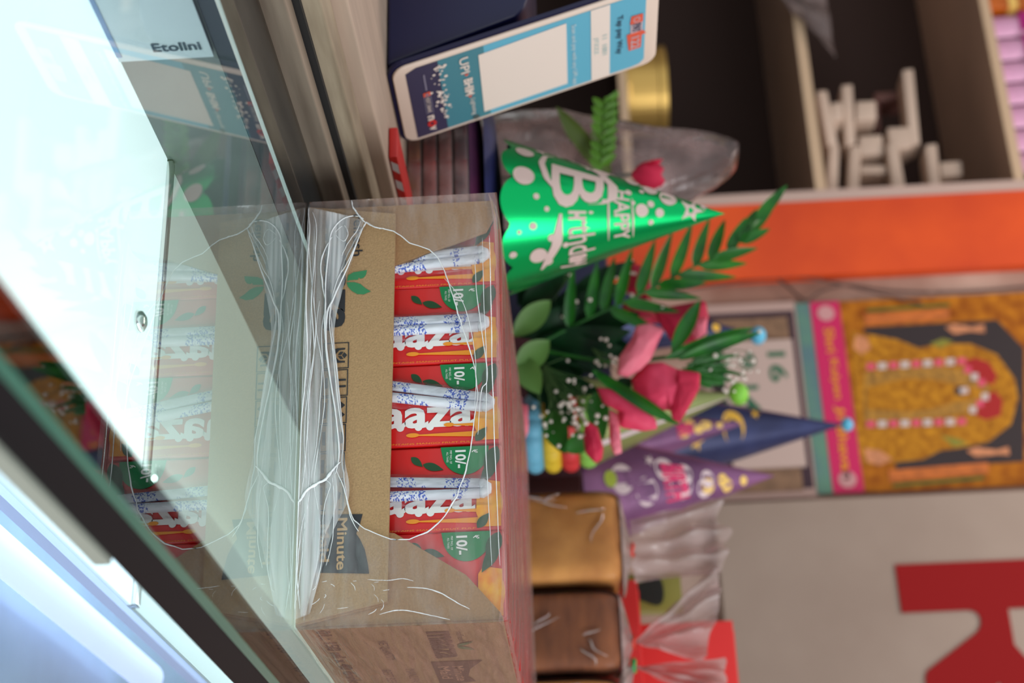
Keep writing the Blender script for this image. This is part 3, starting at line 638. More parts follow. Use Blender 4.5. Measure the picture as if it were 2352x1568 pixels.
g = G(); frame_rect(g, CW * .435, t - .0028, CW * .67, t + .0028, .0005, FC, .001); g.poly(rect(CW * .398, t - .0012, CW * .422, t + .0012), FC, .0014)
g.poly(rect(CW * .15, t - .0004, CW * .36, t + .0008), FC, .001); g.mk('bank_outline', mat('outline_grey', (130, 126, 146), 0.5), st)
text('HDFC BANK', CW * .45, t - .0015, CW * .655, t + .0015, FC, M_cw, st, bold=.0, d=.0012)
text('n', CW * .70, t - .0026, CW * .765, t + .0026, FC, M_cw, st, bold=.03, d=.0012); text('v', CW * .85, t - .0026, CW * .91, t + .0026, FC, M_cw, st, bold=.03, d=.0012)
g = G(); ring(g, circle(CW * .81, t, .0042, .0036, 16), circle(CW * .81, t, .0018, .0014, 16), FC, .0014); g.mk('red_ring', mat('print_red', (206, 48, 44), 0.5), st)

# ------------------------------------------------------------------ stack of packets under the green hat
M_clr = film_mat('clear_wrap', 0.10, 0.35, 40, (1, 1, 1), white=(236, 214, 210), bump=.8, lo=.45, hi=.7)
cols = [((150, 44, 30), (170, 110, 60)), ((176, 60, 52), (120, 40, 36)), ((150, 70, 66), (180, 120, 110)), ((120, 36, 44), (86, 84, 88))]
names = ['lowest of the stack under the green party hat', 'second from the bottom under the green party hat', 'third from the bottom under the green party hat', 'topmost red one under the green party hat']
zz = .0405
for i, (c0, c1) in enumerate(cols):
    h = .0125; dx = rnd.uniform(-.004, .004)
    t = empty('sweet_packet', (-.65, 1.09, zz), 'clear wrapped red sweet packet, ' + names[i], 'packet', 'stacked red sweet packets')
    G().box(-.725 + dx, -.590 + dx, 1.035, 1.165, zz + .0005, zz + h - .0012).mk('contents', mat('sweets_%d' % i, c0, 0.4, var=.5, scale=60, dark=c1), t, bevel=.002)
    G().box(-.727 + dx, -.588 + dx, 1.033, 1.167, zz, zz + h - .0004).mk('wrapper', M_clr, t, bevel=.002); zz += h
for nm, lab, c0, c1, h in (('folded_cloth', 'dark purple folded cloth between red packets and green party hat', (82, 26, 62), (44, 20, 50), .012), ('folded_cloth', 'navy folded cloth directly under the green party hat', (26, 30, 80), (16, 18, 46), .0115)):
    o = G().grid(lambda u, v: Vector((-.722 + .15 * u, 1.035 + .135 * v, zz + (h - .002) * (1 - abs(2 * u - 1) ** 8) * (1 - abs(2 * v - 1) ** 8) + .0004 * noise.noise(Vector((u * 8, v * 8, h * 90))))), 24, 24)
    o.grid(lambda u, v: Vector((-.722 + .15 * u, 1.035 + .135 * (1 - v), zz)), 4, 4)
    tag(o.mk(nm, mat('cloth_%d' % int(h * 10000), c0, .6, var=.4, scale=24, dark=c1), smooth=True), lab, 'cloth', 'folded dark cloths under the hat'); zz += h
fb = empty('snack_box', (-.60, 1.0, .0405), 'flat red and white snack box lying along the front of the rear ledge', 'box')
G().box(-.616, -.5905, .925, 1.03, .0403, .0465).mk('box_body', mat('box_red', (196, 34, 30), .45), fb, bevel=.001)
g = G(); FB = frame((-.5902, 0, 0), (0, 1, 0), (0, 0, 1))
for y in (.93, .955, .98, 1.005): g.poly([(y, .0412), (y + .012, .0412), (y + .018, .0458), (y + .005, .0458)], FB)
g.mk('white_print', mat('box_white', (214, 210, 214), .45), fb)

# ------------------------------------------------------------------ party hats
M_pprint = mat('pink_white_print', (214, 190, 182), 0.5)
def hat(label, apex, base, r, m, prints=(), pom=None, scallop=0.0, nsc=13, spin=0.0, edge=None, fold=0.0, group='cone party hats'):
    apex, base = Vector(apex), Vector(base); ax = apex - base; L = ax.length
    t = empty('party_hat', base, label, 'party hat', group, world=False)
    q = Vector((0, 0, 1)).rotation_difference(ax.normalized()); t.rotation_mode = 'QUATERNION'; t.rotation_quaternion = q
    def P(a, h, d=0.0):                       # a in degrees (0 = towards the camera), h 0..1 up the cone
        rr = (r * (1 + fold * sin(R(a * 3 + 40)) * (1 - h))) * (1 - h) + d; return Vector((rr * sin(R(a + spin)), -rr * cos(R(a + spin)), h * L))
    g = G(); NA, NH = 104, 20
    def cone(u, v):
        a = 360 * u; sc_ = scallop * (1 - abs(sin(pi * nsc * u)) ** .7) / L
        return P(a, sc_ + (1 - sc_) * v)
    g.grid(cone, NA, NH); body = g.mk('cone', m, t, smooth=True)
    for nm, mm, fn in prints:
        g = G(); fn(g, P, L); g.mk(nm, mm, t)
    if pom: G().ball((0, 0, L + .003), pom[1], 14, 8, (1, 1, .85)).mk('pompom', pom[0], t, smooth=True)
    return t
def disc(g, P, L, a, h, r_, sides=18, sx=1.0, kind=None, R0=.064):
    rr = R0 * (1 - h); pts = (star(0, 0, r_) if kind == 'star' else circle(0, 0, r_, n=sides))
    g.add([P(a + math.degrees(x / rr), h + y / L, .0006) for x, y in pts], [tuple(range(len(pts)))])
def htext(s, a0, a1, h0, h1, bold=.0, cut=24, slope=0.0, spacing=1.0):
    def fn(g, P, L): text(s, 0, 0, 1, 1, None, None, None, bold=bold, g=g, cut=cut, spacing=spacing, fn=lambda x, y: P(a0 + (a1 - a0) * x, h0 + (h1 - h0) * y + slope * x, .0008))
    return fn
M_gfoil = mat('green_foil', (10, 196, 104), 0.24, metal=0.85)
def gd(g, P, L):
    for a, h, r_ in ((-34, .10, .0075), (-3, .10, .0085), (14, .155, .0024), (24, .2, .002), (38, .14, .0030), (50, .22, .0032), (60, .28, .0024), (42, .08, .0018), (66, .16, .0070), (60, .05, .0030), (-44, .44, .0068), (-60, .48, .0070), (-40, .38, .002),
                   (-34, .66, .0060), (-36, .62, .0015), (-46, .58, .0058), (-14, .5, .0018), (-8, .56, .0026), (10, .58, .0018), (22, .62, .0052), (26, .70, .0035), (8, .66, .0028), (-18, .62, .002), (46, .66, .0022), (-20, .74, .0072), (-52, .25, .002), (30, .33, .002), (76, .2, .004), (84, .33, .005), (12, .45, .0016)):
        disc(g, P, L, a, h, r_)
    for a, h, r_ in ((-48, .17, .0060), (-64, .3, .0098), (-64, .58, .0088), (-28, .9, .004), (12, .845, .0105), (-80, .38, .006)): disc(g, P, L, a, h, r_, kind='star')
def swash(g, P, L):
    for pts, wd in (([(-44, .23), (-38, .19), (-22, .175), (-4, .20), (8, .25), (14, .30)], .0026), ([(-50, .29), (-46, .36), (-34, .44), (-14, .49), (8, .49), (16, .44), (18, .38)], .0040), ([(28, .26), (44, .25), (58, .24), (74, .20), (84, .17)], .0042), ([(-2, .47), (30, .47), (66, .47)], .0008), ([(2, .575), (40, .58), (70, .58)], .0008)):
        n = 26; V = []
        for i in range(n + 1):
            t = i / n * (len(pts) - 1); j = min(int(t), len(pts) - 2); f_ = t - j; f2 = f_
            a = pts[j][0] * (1 - f2) + pts[j + 1][0] * f2; h = pts[j][1] * (1 - f2) + pts[j + 1][1] * f2; w_ = wd * (.25 + .75 * sin(pi * i / n)) / L
            V += [P(a, h - w_, .0008), P(a, h + w_, .0008)]
        g.add(V, [(2 * i, 2 * i + 1, 2 * i + 3, 2 * i + 2) for i in range(n)])
gh = hat('metallic green scalloped party hat with silver Happy Birthday lettering and dots', (-.632, 1.103, .2975), (-.640, 1.103, zz + .0012), .0655, M_gfoil,
    [('printed_dots', M_pprint, gd), ('printed_swash', M_pprint, swash), ('lettering', M_pprint, htext('B', -26, 22, .22, .45, .01)), ('lettering', M_pprint, htext('irthday', 25, 100, .255, .41, .01, slope=0)), ('lettering', M_pprint, htext('HAPPY', -8, 70, .495, .565, .02))], scallop=.0095, nsc=10, fold=.03, group='cone party hats')
M_purp = mat('purple_foil', (150, 98, 142), 0.35, metal=.25, var=.2, scale=12, dark=(104, 66, 104))
M_yel = mat('hat_yellow', (244, 204, 110), .5); M_pink = mat('hat_pink', (224, 52, 110), .5); M_hw = mat('hat_white', (226, 206, 210), .5); M_lime = mat('hat_lime', (176, 196, 60), .5)
def oval(lst, R0=.05):
    def fn(g, P, L):
        for a, h, r_, k in lst: disc(g, P, L, a, h, r_, R0=R0, kind=k)
    return fn
def purple_prints():
    return [('printed_white', M_hw, oval([(8, .20, .0125, None), (26, .32, .012, None), (-8, .42, .010, None), (22, .5, .0120, None), (2, .52, .009, None), (36, .62, .008, None), (-20, .35, .006, 'star'), (46, .14, .008, 'star'), (12, .64, .007, None)])),
            ('printed_yellow', M_yel, oval([(32, .64, .0068, None), (40, .74, .006, None), (20, .72, .0055, None), (32, .83, .004, None)])), ('printed_lime', M_lime, lambda g, P, L: [g.add([P(a + math.degrees(x / (.05 * (1 - h))), h + y / L, .0012) for x, y in circle(0, 0, r_)], [tuple(range(28))]) for a, h, r_ in ((8, .14, .0068),)] and None),
            ('lettering', M_pink, htext('BIRTH', -16, 48, .40, .52, .05, slope=.02)), ('lettering', M_purp, htext('DAY', -2, 44, .22, .36, .06))]
ZB = .171
bx = empty('carton', (-.62, 1.56, .0405), 'dark maroon carton on the ledge carrying three party hats', 'box')
G().box(-.700, -.535, 1.45, 1.665, .0405, .1695).mk('carton_body', mat('maroon_board', (74, 34, 44), .7, var=.2, scale=20), bx, bevel=.002); G().box(-.625, -.61, 1.449, 1.666, .168, .1702).mk('tape', mat('tape', (120, 90, 80), .4), bx)
p = onY(1780, 1092, 1.6); b = onY(1400, 1120, 1.6)
hat('purple foil party hat with pink Birthday lettering and yellow spots, beside the bread bag', p, (b.x + .004, 1.6, ZB), .068, M_purp, purple_prints())
p = onY(1708, 972, 1.72); b = onY(1440, 1010, 1.72)
bx2 = empty('carton', (-.70, 1.77, .0405), 'dark grey carton on the ledge behind the party hats', 'box')
G().box(-.80, -.600, 1.675, 1.86, .0405, .205).mk('carton_body', mat('grey_board', (62, 54, 62), .7, var=.2, scale=20), bx2, bevel=.002); G().box(-.71, -.69, 1.674, 1.861, .203, .2055).mk('tape', MATS['tape'], bx2)
hat('small purple and yellow party hat tip between the green and the navy hats', p, (b.x, 1.725, .2065), .042, M_purp, [('printed_yellow', M_yel, oval([(0, .72, .007, None), (20, .66, .006, None), (-14, .6, .006, None), (8, .82, .004, None), (30, .55, .006, None)])), ('lettering', M_pink, htext('BIR', -10, 40, .5, .62, .05))])
M_nfoil = mat('navy_foil', (58, 66, 108), 0.3, metal=.3, var=.3, scale=14, dark=(28, 28, 56))
M_ballb = mat('pale_blue_ball', (96, 190, 224), .5, bump=.3, scale=200); M_ballg = mat('green_ball', (132, 206, 66), .5)
def moon(g, P, L):
    F_ = [(.5, 0)]; o_ = [(cos(R(a)), sin(R(a))) for a in range(50, 311, 20)]; i_ = [(cos(R(a)) * .75 + .32, sin(R(a)) * .78) for a in range(50, 311, 20)]
    n = len(o_); f = lambda x, y: P(10 + math.degrees(x * .014 / (.05 * .45)), .52 + y * .014 / L, .0007)
    g.add([f(*p_) for p_ in o_] + [f(*p_) for p_ in i_], [(k, k + 1, k + 1 + n, k + n) for k in range(n - 1)])
    disc(g, P, L, -26, .62, .006, kind='star', R0=.05); disc(g, P, L, 30, .36, .009, kind='star', R0=.05); disc(g, P, L, -10, .3, .007, kind='star', R0=.05)
p = onY(1940, 975, 1.79); b = onY(1560, 1000, 1.79)
hat('navy foil party hat with yellow moon and pale blue pompom against the calendar', p, (b.x + .004, 1.79, .2065), .076, M_nfoil, [('printed_moon', mat('moon_yellow', (226, 178, 60), .45), moon)], pom=(M_ballb, .009))
p = onY(1735, 770, 1.62); b = onY(1420, 735, 1.62)
bx3 = empty('carton', (-.79, 1.58, .0405), 'dark blue carton on the ledge behind the palm frond', 'box')
G().box(-.90, -.715, 1.50, 1.66, .0405, .2105).mk('carton_body', mat('blue_board', (30, 34, 66), .7), bx3, bevel=.002); G().box(-.81, -.79, 1.499, 1.661, .209, .2112).mk('tape', MATS['tape'], bx3)
hat('navy party hat with gold print and pale blue pompom behind the pink petals', p, (b.x + .012, 1.60, .2118), .040, M_nfoil, [('printed_gold', MATS['moon_yellow'], oval([(10, .55, .007, None), (-20, .5, .006, None), (30, .62, .006, None), (0, .72, .005, None), (-10, .35, .008, 'star')], .04))], pom=(M_ballb, .011))
M_ol = mat('olive_foil', (150, 160, 98), 0.35, metal=.35, var=.2, scale=10)
p = onY(1690, 905, 1.5); b = onY(1330, 960, 1.5)
hat('olive green party hat with yellow flowers and lime pompom behind the pink flower', p, (b.x + .004, 1.503, ZB), .050, M_ol, [('printed_flowers', MATS['moon_yellow'], oval([(-12, .66, .004, None), (0, .72, .003, None), (6, .62, .004, None), (-4, .56, .004, None), (14, .55, .003, None), (-20, .6, .003, None)])), ('printed_edge', M_hw, lambda g, P, L: g.grid(lambda u, v: P(52 + 8 * v, .02 + .96 * u, .0006), 12, 2) and None)], pom=(M_ballg, .0125))

# ------------------------------------------------------------------ ribbed paper lantern column
ln = empty('paper_lantern', (-.553, 1.375, .031), 'scalloped paper lantern in pink, blue, yellow, red and green layers behind the tray', 'paper decoration')
bands = [(60, 50, 120), (236, 110, 170), (236, 130, 190), (240, 140, 190), (244, 150, 196), (120, 196, 228), (246, 208, 60), (226, 62, 66), (150, 214, 96)]
for i, c in enumerate(bands):
    z0 = .031 + i * .0172; hh = .0168; rr = .037 - (.003 if i == 8 else 0)
    g = G(); g.grid(lambda u, v: Vector((-.553 + (rr * (1 + .05 * abs(sin(pi * 14 * u))) * (.86 + .14 * sin(pi * v) ** .6)) * sin(2 * pi * u), 1.375 - (rr * (1 + .05 * abs(sin(pi * 14 * u))) * (.86 + .14 * sin(pi * v) ** .6)) * cos(2 * pi * u), z0 + hh * v)), 112, 8)
    g.add([(-.553 + .032 * cos(2 * pi * k / 20), 1.375 + .032 * sin(2 * pi * k / 20), z0 + hh) for k in range(20)], [tuple(range(20))])
    g.mk('paper_band', mat('paper_%d' % i, c, .5, trans=.2), ln, smooth=True)

# ------------------------------------------------------------------ bread
M_crust = mat('bread_crust', (214, 150, 76), .7, var=.35, scale=22, bump=.35, dark=(176, 108, 44))
M_crust2 = mat('bread_crust_dark', (150, 88, 48), .7, var=.35, scale=22, bump=.35, stretch=(1, 1, 3), dark=(110, 58, 28))
M_bag = film_mat('bread_bag', 0.02, 0.22, 16, (1, 1, .6), bump=.7, lo=.58, hi=.72, rough=.12, ior=1.18)
M_bagtop = film_mat('bread_bag_top', 0.46, 0.4, 22, (2, 1, .6), white=(218, 200, 196), bump=.9, lo=.42, hi=.66, rough=.2)
def loaf(label, x0, x1, y0, y1, zt, mtop, mbot, knot, fan, tie, seed, wide=0.0):
    t = empty('bread_loaf', ((x0 + x1) / 2, (y0 + y1) / 2, .0005), label, 'bread', 'bagged bread loaves')
    cx, cy = (x0 + x1) / 2, (y0 + y1) / 2; hx, hy = (x1 - x0) / 2, (y1 - y0) / 2
    def shell(off, rough_, ztop, zbot=.0012):
        def fn(u, v):
            a = 2 * pi * u; e = .28; c_, s_ = cos(a), sin(a)
            px_ = abs(c_) ** e * (1 if c_ > 0 else -1); py_ = abs(s_) ** e * (1 if s_ > 0 else -1)
            b_ = (v - .5) * pi; k = abs(cos(b_)) ** .16; z = (abs(sin(b_)) ** .22) * (1 if b_ > 0 else -1)
            w_ = 1 + rough_ * noise.noise(Vector((px_ * 2, py_ * 2 + seed, z * 3)))
            return Vector((cx + (hx + off) * px_ * k * w_, cy + (hy + off) * py_ * k * w_, zbot + (ztop - zbot) * (z + 1) / 2))
        return fn
    g = G(); g.grid(shell(-.003, .03, zt - .003), 72, 36); g.mk('loaf', mtop, t, smooth=True)
    g = G(); g.grid(shell(-.0002, .025, zt, .0006), 72, 36); g.mk('bag', M_bag, t, smooth=True, label='clear plastic bag')
    kn = Vector(knot)
    g = G(); g.grid(lambda u, v: Vector((cx, cy, zt - .002)).lerp(kn, v ** .6) + Vector(((hx * (1 - v) ** 1.6 + .004) * cos(2 * pi * u), (hy * (1 - v) ** 1.6 + .004) * sin(2 * pi * u) , 0)) * (1 + .16 * sin(2 * pi * u * 11 + seed) * v), 88, 12)
    g.mk('bag_neck', M_bagtop, t, smooth=True)
    lo_, hi_ = Vector(fan[0]), Vector(fan[1]); d1, d2 = lo_ - kn, hi_ - kn
    def fanf(u, v):
        d = d1.lerp(d2, u); d = d * ((d1.length * (1 - u) + d2.length * u) / max(d.length, 1e-6)) * (1 + .08 * noise.noise(Vector((u * 5, seed, 0))))
        pl = sin(u * 2 * pi * 3.5 + seed) * .010 * v ** .7 + .012 * noise.noise(Vector((u * 4, v * 4, seed)))
        return kn + Vector(((u - .5) * wide * 2 * (1 - v), 0, 0)) + d * v + Vector((0, pl, 0)) + Vector((0, .004, .004 * noise.noise(Vector((u * 9, v * 5, seed)))))
    g = G(); g.grid(fanf, 80, 24); g.mk('bag_top', M_bagtop, t, smooth=True, label='crinkled clear bag end')
    g = G(); g.tube([kn + Vector((.0058 * cos(a * pi / 6), .0058 * sin(a * pi / 6), .001 * sin(a))) for a in range(13)], .0016, 8); g.mk('tie', tie, t, smooth=True)
    g = G()
    for i in range(5):                                       # shiny folds of the bag on the front
        a0 = Vector((x0 + hx * rnd.uniform(.15, 1.6), y0 - .0012, rnd.uniform(.115, .19))); d_ = Vector((hx * rnd.uniform(-.2, .7), 0, rnd.uniform(-.06, .03)))
        g.tube([a0 + d_ * k / 6 + Vector((0, -.001 * sin(pi * k / 6), .003 * sin(k + i))) for k in range(7)], [.0003, .0008, .0012, .0013, .001, .0007, .0002], 6)
    g.mk('bag_fold', M_bagtop, t, smooth=True)
yb = 1.40
e = lambda px, py, y=yb: onY(px, py, y)
yk = 1.44
loaf('golden brown loaf in a clear bag, its wide crinkled bag end under the purple hat', e(1430, 1112).x, e(1430, 1337).x - .001, yb, 1.49, e(1432, 1230).z, M_crust, M_crust, e(1452, 1262, yk), (e(1640, 1135, yk), e(1655, 1318, yk)), mat('tie_red', (220, 60, 40), .5), 1.0, wide=.032)
loaf('dark brown loaf in a clear bag beside the golden loaf', e(1430, 1339).x + .001, e(1430, 1538).x, yb, 1.49, e(1430, 1430).z, M_crust2, M_crust2, e(1455, 1474, yk), (e(1645, 1290, yk), e(1600, 1520, yk)), MATS['tie_red'], 2.3)
loaf('rightmost loaf in a clear bag, mostly out of view, with a green tie', e(1430, 1540).x + .001, e(1430, 1740).x, yb, 1.49, e(1430, 1600).z, M_crust, M_crust2, e(1456, 1528, yk), (e(1665, 1512, yk), e(1655, 1620, yk)), mat('tie_green', (60, 170, 90), .5), 4.1)

# boxes behind the bread
p0, p1 = onY(1463, 1330, 1.53), onY(1463, 1800, 1.53)
rb = empty('red_box', ((p0.x + p1.x) / 2, 1.55, .0006), 'low bright red box directly behind the dark brown loaf', 'box', 'red boxes behind the bread')
M_rb = mat('bright_red_board', (226, 40, 38), .45); G().box(p0.x, p1.x, 1.53, 1.575, .0006, p0.z).mk('box_body', M_rb, rb, bevel=.001); G().box(p0.x + .01, p1.x - .01, 1.535, 1.57, p0.z, p0.z + .0012).mk('lid', M_rb, rb)
p0, p1 = onY(1682, 1424, 1.62), onY(1682, 1800, 1.62)
rb = empty('red_box', ((p0.x + p1.x) / 2, 1.65, .0006), 'tall plain red box standing behind the crinkled bag ends', 'box', 'red boxes behind the bread')
G().box(p0.x, p1.x, 1.62, 1.68, .0006, p0.z).mk('box_body', M_rb, rb, bevel=.001); G().box(p0.x + .01, p1.x - .01, 1.625, 1.675, p0.z, p0.z + .0012).mk('lid', M_rb, rb)
p0, p1 = onY(1560, 1316, 1.60), onY(1560, 1412, 1.60)
yp = empty('snack_packet', ((p0.x + p1.x) / 2, 1.60, .0006), 'olive yellow packet with a black blot between two bread bags', 'packet')
g = G(); g.grid(lambda u, v: Vector((p0.x + (p1.x - p0.x) * u, 1.595 - .008 * sin(pi * u) ** .5 * sin(pi * v) ** .5, .0006 + p0.z * v)), 16, 30); g.grid(lambda u, v: Vector((p1.x + (p0.x - p1.x) * u, 1.596 + .008 * sin(pi * u) ** .5 * sin(pi * v) ** .5, .0006 + p0.z * v)), 16, 30)
g.mk('pouch', mat('olive_pouch', (128, 122, 44), .4), yp, smooth=True)
c = onY(1492, 1358, 1.586); FYP = frame((0, 1.5855, 0), (1, 0, 0), (0, 0, 1))
G().poly([(c.x + .014 * (1 + .25 * sin(3 * a)) * cos(a), c.z + .019 * (1 + .2 * cos(2 * a)) * sin(a)) for a in [k * pi / 9 for k in range(18)]], FYP).mk('black_print', mat('black_print', (22, 24, 20), .4), yp)

# ------------------------------------------------------------------ artificial flowers behind the tray
M_leafd = mat('leaf_dark', (12, 62, 28), .45, var=.4, scale=30, trans=.2, dark=(6, 32, 18), spec=.3)
M_leafm = mat('leaf_mid', (44, 120, 40), .4, var=.3, scale=30, trans=.3)
M_leafl = mat('leaf_light', (104, 150, 74), .5, var=.2, scale=25, trans=.35)
M_fr = mat('frond_green', (40, 124, 26), .38, var=.4, scale=40, trans=.3, dark=(14, 84, 34))
M_pet = mat('petal_pink', (250, 92, 130), .6, var=.15, scale=30, trans=.3, dark=(232, 52, 96))
M_petl = mat('petal_light_pink', (255, 156, 172), .6, var=.12, scale=30, trans=.3, dark=(248, 116, 144))
M_petd = mat('petal_rose', (216, 40, 80), .6, var=.3, scale=30, trans=.2)
BB = Vector((-.47, 1.335, .0012))
bq = empty('flower_bouquet', BB, 'artificial bouquet of pink flowers, dark leaves and palm frond behind the tray', 'artificial flowers')
def spl(P, n):
    P = [Vector(p) for p in P]; m_ = len(P) - 1; out = []
    for i in range(n + 1):
        t = i / n * m_; j = min(int(t), m_ - 1); f_ = t - j; p0, p1, p2, p3 = P[max(j - 1, 0)], P[j], P[j + 1], P[min(j + 2, m_)]
        out.append(.5 * ((2 * p1) + (p2 - p0) * f_ + (2 * p0 - 5 * p1 + 4 * p2 - p3) * f_ ** 2 + (3 * p1 - p0 - 3 * p2 + p3) * f_ ** 3))
    return out
def stem(pts, r=.0014, m=M_leafd, parent=None, nm='stem'):
    g = G(); g.tube(spl(pts, 20), r, 7); return g.mk(nm, m, parent or bq, smooth=True)
hub = onY(1220, 800, 1.31)
g = G(); g.tube(spl([BB, BB.lerp(hub, .5) + Vector((.01, 0, 0)), hub], 10), [.006] * 11, 10); g.mk('main_stem', M_leafd, bq, smooth=True)
# palm frond
rp = [onY(px, py, y) for px, py, y in ((1220, 800, 1.31), (1330, 742, 1.30), (1468, 677, 1.29), (1591, 614, 1.285), (1661, 586, 1.28), (1714, 537, 1.28), (1760, 470, 1.28), (1808, 425, 1.28))]
RP = spl(rp, 60)
g = G(); g.tube(RP, [.0016 * (1 - .75 * i / 60) for i in range(61)], 7); fr_ = g.mk('palm_frond', M_fr, bq, smooth=True, label='long palm frond')
lf = [  # base px,py -> tip px,py on the frond (upper side, then lower side)
 ((1310, 752), (1318, 612)), ((1345, 735), (1372, 600)), ((1385, 716), (1412, 590)), ((1425, 698), (1452, 570)), ((1465, 678), (1505, 550)), ((1505, 660), (1545, 530)), ((1548, 636), (1590, 510)), ((1590, 612), (1630, 500)), ((1630, 600), (1665, 505)), ((1665, 575), (1712, 500)), ((1690, 560), (1738, 480)), ((1716, 535), (1775, 480)), ((1735, 510), (1808, 425)),
 ((1440, 690), (1560, 716)), ((1478, 672), (1610, 685)), ((1515, 655), (1622, 650)), ((1556, 632), (1690, 636)), ((1600, 612), (1715, 605)), ((1640, 600), (1740, 570)), ((1690, 562), (1768, 526)), ((1400, 712), (1520, 765))]
for i, ((ax_, ay_), (tx, ty)) in enumerate(lf):
    y = 1.29 + .0 * i; P0 = min(RP, key=lambda q: (q - onY(ax_, ay_, 1.285)).length); T_ = onY(tx, ty, 1.278 + .012 * (i % 3))
    V, F_ = blade(P0, T_, .0105 if i < 13 else .0105, TOCAM + Vector((rnd.uniform(-.3, .3), 0, rnd.uniform(-.2, .2))), rnd.uniform(-.06, .08), cup=.3, tip=.6)
    mk('leaflet', V, F_, M_fr, fr_, smooth=True)
def leafpx(a, b, wd, m, y0=1.31, y1=1.30, curl=.05, nm='leaf', cup=.25, tip=.85, tilt=0.3, n=10):
    V, F_ = blade(onY(*a, y0), onY(*b, y1), wd, TOCAM + Vector((rnd.uniform(-tilt, tilt), 0, rnd.uniform(-tilt, tilt))), curl, n=n, cup=cup, tip=tip); return mk(nm, V, F_, m, bq, smooth=True)
dark = [((1200, 720), (1330, 590), .026), ((1190, 700), (1290, 620), .024), ((1230, 760), (1370, 640), .024), ((1215, 770), (1410, 700), .026), ((1225, 800), (1450, 760), .030), ((1260, 790), (1430, 800), .026), ((1190, 690), (1250, 640), .022), ((1210, 740), (1440, 650), .020), ((1300, 770), (1470, 720), .024), ((1230, 820), (1340, 860), .030), ((1240, 830), (1400, 840), .024), ((1215, 850), (1290, 930), .032), ((1220, 780), (1330, 700), .034), ((1190, 770), (1280, 690), .030), ((1260, 900), (1320, 980), .026), ((1205, 730), (1260, 660), .028), ((1240, 870), (1380, 900), .022), ((1300, 690), (1460, 600), .018), ((1330, 760), (1480, 830), .022), ((1280, 740), (1390, 620), .022), ((1200, 800), (1250, 880), .03)]
for i, (a, b, wd) in enumerate(dark): leafpx(a, b, wd, M_leafd, 1.325, 1.30 + .01 * (i % 4), rnd.uniform(-.1, .12))
for a, b, wd in (((1186, 850), (1262, 782), .024), ((1188, 820), (1240, 905), .024), ((1180, 770), (1265, 690), .022)): leafpx(a, b, wd, M_leafl, 1.275, 1.268, .05, tilt=.1, tip=1.0)
leafpx((1345, 1000), (1296, 1035), .020, M_leafm, 1.29, 1.285); leafpx((1265, 945), (1300, 1042), .024, M_leafm, 1.30, 1.285); leafpx((1370, 900), (1385, 1010), .020, M_leafm, 1.285, 1.28); leafpx((1420, 895), (1450, 870), .014, M_leafd, 1.29, 1.285)
for a, b, wd in (((1362, 852), (1508, 955), .011), ((1370, 860), (1560, 975), .012), ((1530, 822), (1730, 752), .013), ((1545, 810), (1608, 690), .014), ((1560, 825), (1745, 765), .010), ((1340, 560), (1300, 520), .01)): leafpx(a, b, wd, M_fr, 1.268, 1.27, rnd.uniform(-.06, .08), cup=.5, tip=.9)
stem([hub, onY(1400, 830, 1.30), onY(1530, 820, 1.29)], .0018, M_leafm); stem([hub, onY(1350, 850, 1.30), onY(1430, 890, 1.29)], .0018)
# pink flower: petals shaped from their outlines, bulging in depth
def petal(outl, m, y, bulge, nm='petal', twist=0.0, seed=0.0):
    P = resample([(q[0], q[1]) for q in outl], 44); cx_ = sum(p.x for p in P) / 44; cy_ = sum(p.y for p in P) / 44
    V = [onY(cx_, cy_, y - bulge)]; NR = 8; F_ = []
    for k in range(1, NR + 1):
        s_ = k / NR
        for p in P:
            yy = y - bulge * (1 - s_ ** 2) + twist * ((p.x - cx_) * .01) * s_ + .0022 * noise.noise(Vector((p.x * .02 * s_, p.y * .02 * s_, seed)))
            V.append(onY(cx_ + (p.x - cx_) * s_, cy_ + (p.y - cy_) * s_, yy))
    for i in range(44): F_.append((0, 1 + i, 1 + (i + 1) % 44))
    for k in range(NR - 1):
        for i in range(44): a_ = 1 + k * 44; F_.append((a_ + i, a_ + 44 + i, a_ + 44 + (i + 1) % 44, a_ + (i + 1) % 44))
    return mk(nm, V, F_, m, bq, smooth=True, solid=.0006)
petal([(1418, 860), (1422, 820), (1450, 780), (1462, 748), (1492, 742), (1526, 756), (1510, 790), (1495, 825), (1470, 850), (1440, 866)], M_petl, 1.262, .010, seed=1, twist=.002)
petal([(1450, 870), (1480, 835), (1520, 832), (1560, 850), (1608, 858), (1606, 890), (1585, 930), (1560, 970), (1545, 962), (1540, 940), (1500, 945), (1460, 920)], M_pet, 1.272, .016, seed=2, twist=-.002)
petal([(1555, 848), (1608, 856), (1607, 892), (1584, 932), (1562, 970), (1544, 962), (1542, 925), (1552, 890)], M_petd, 1.258, .004, seed=3)
petal([(1370, 890), (1400, 892), (1450, 925), (1505, 960), (1510, 985), (1480, 990), (1425, 982), (1420, 945), (1385, 925)], M_pet, 1.266, .010, seed=4)
petal([(1400, 940), (1422, 950), (1424, 1000), (1428, 1040), (1412, 1045), (1402, 1020), (1398, 970)], M_petl, 1.268, .005, seed=5)
petal([(1345, 965), (1372, 980), (1386, 1030), (1382, 1055), (1368, 1064), (1345, 1040), (1340, 1000)], M_petd, 1.27, .008, seed=6)
petal([(1500, 712), (1560, 700), (1620, 690), (1628, 730), (1600, 780), (1570, 792), (1550, 795), (1520, 750)], M_petd, 1.33, .012, seed=7)
petal([(1592, 735), (1625, 728), (1622, 765), (1600, 782), (1588, 765)], M_petl, 1.315, .006, seed=8)
petal([(1440, 600), (1500, 620), (1530, 660), (1490, 690), (1440, 670)], M_petd, 1.345, .012, seed=9)
petal([(1430, 690), (1500, 700), (1520, 740), (1470, 745), (1430, 720)], M_petd, 1.345, .008, seed=10)
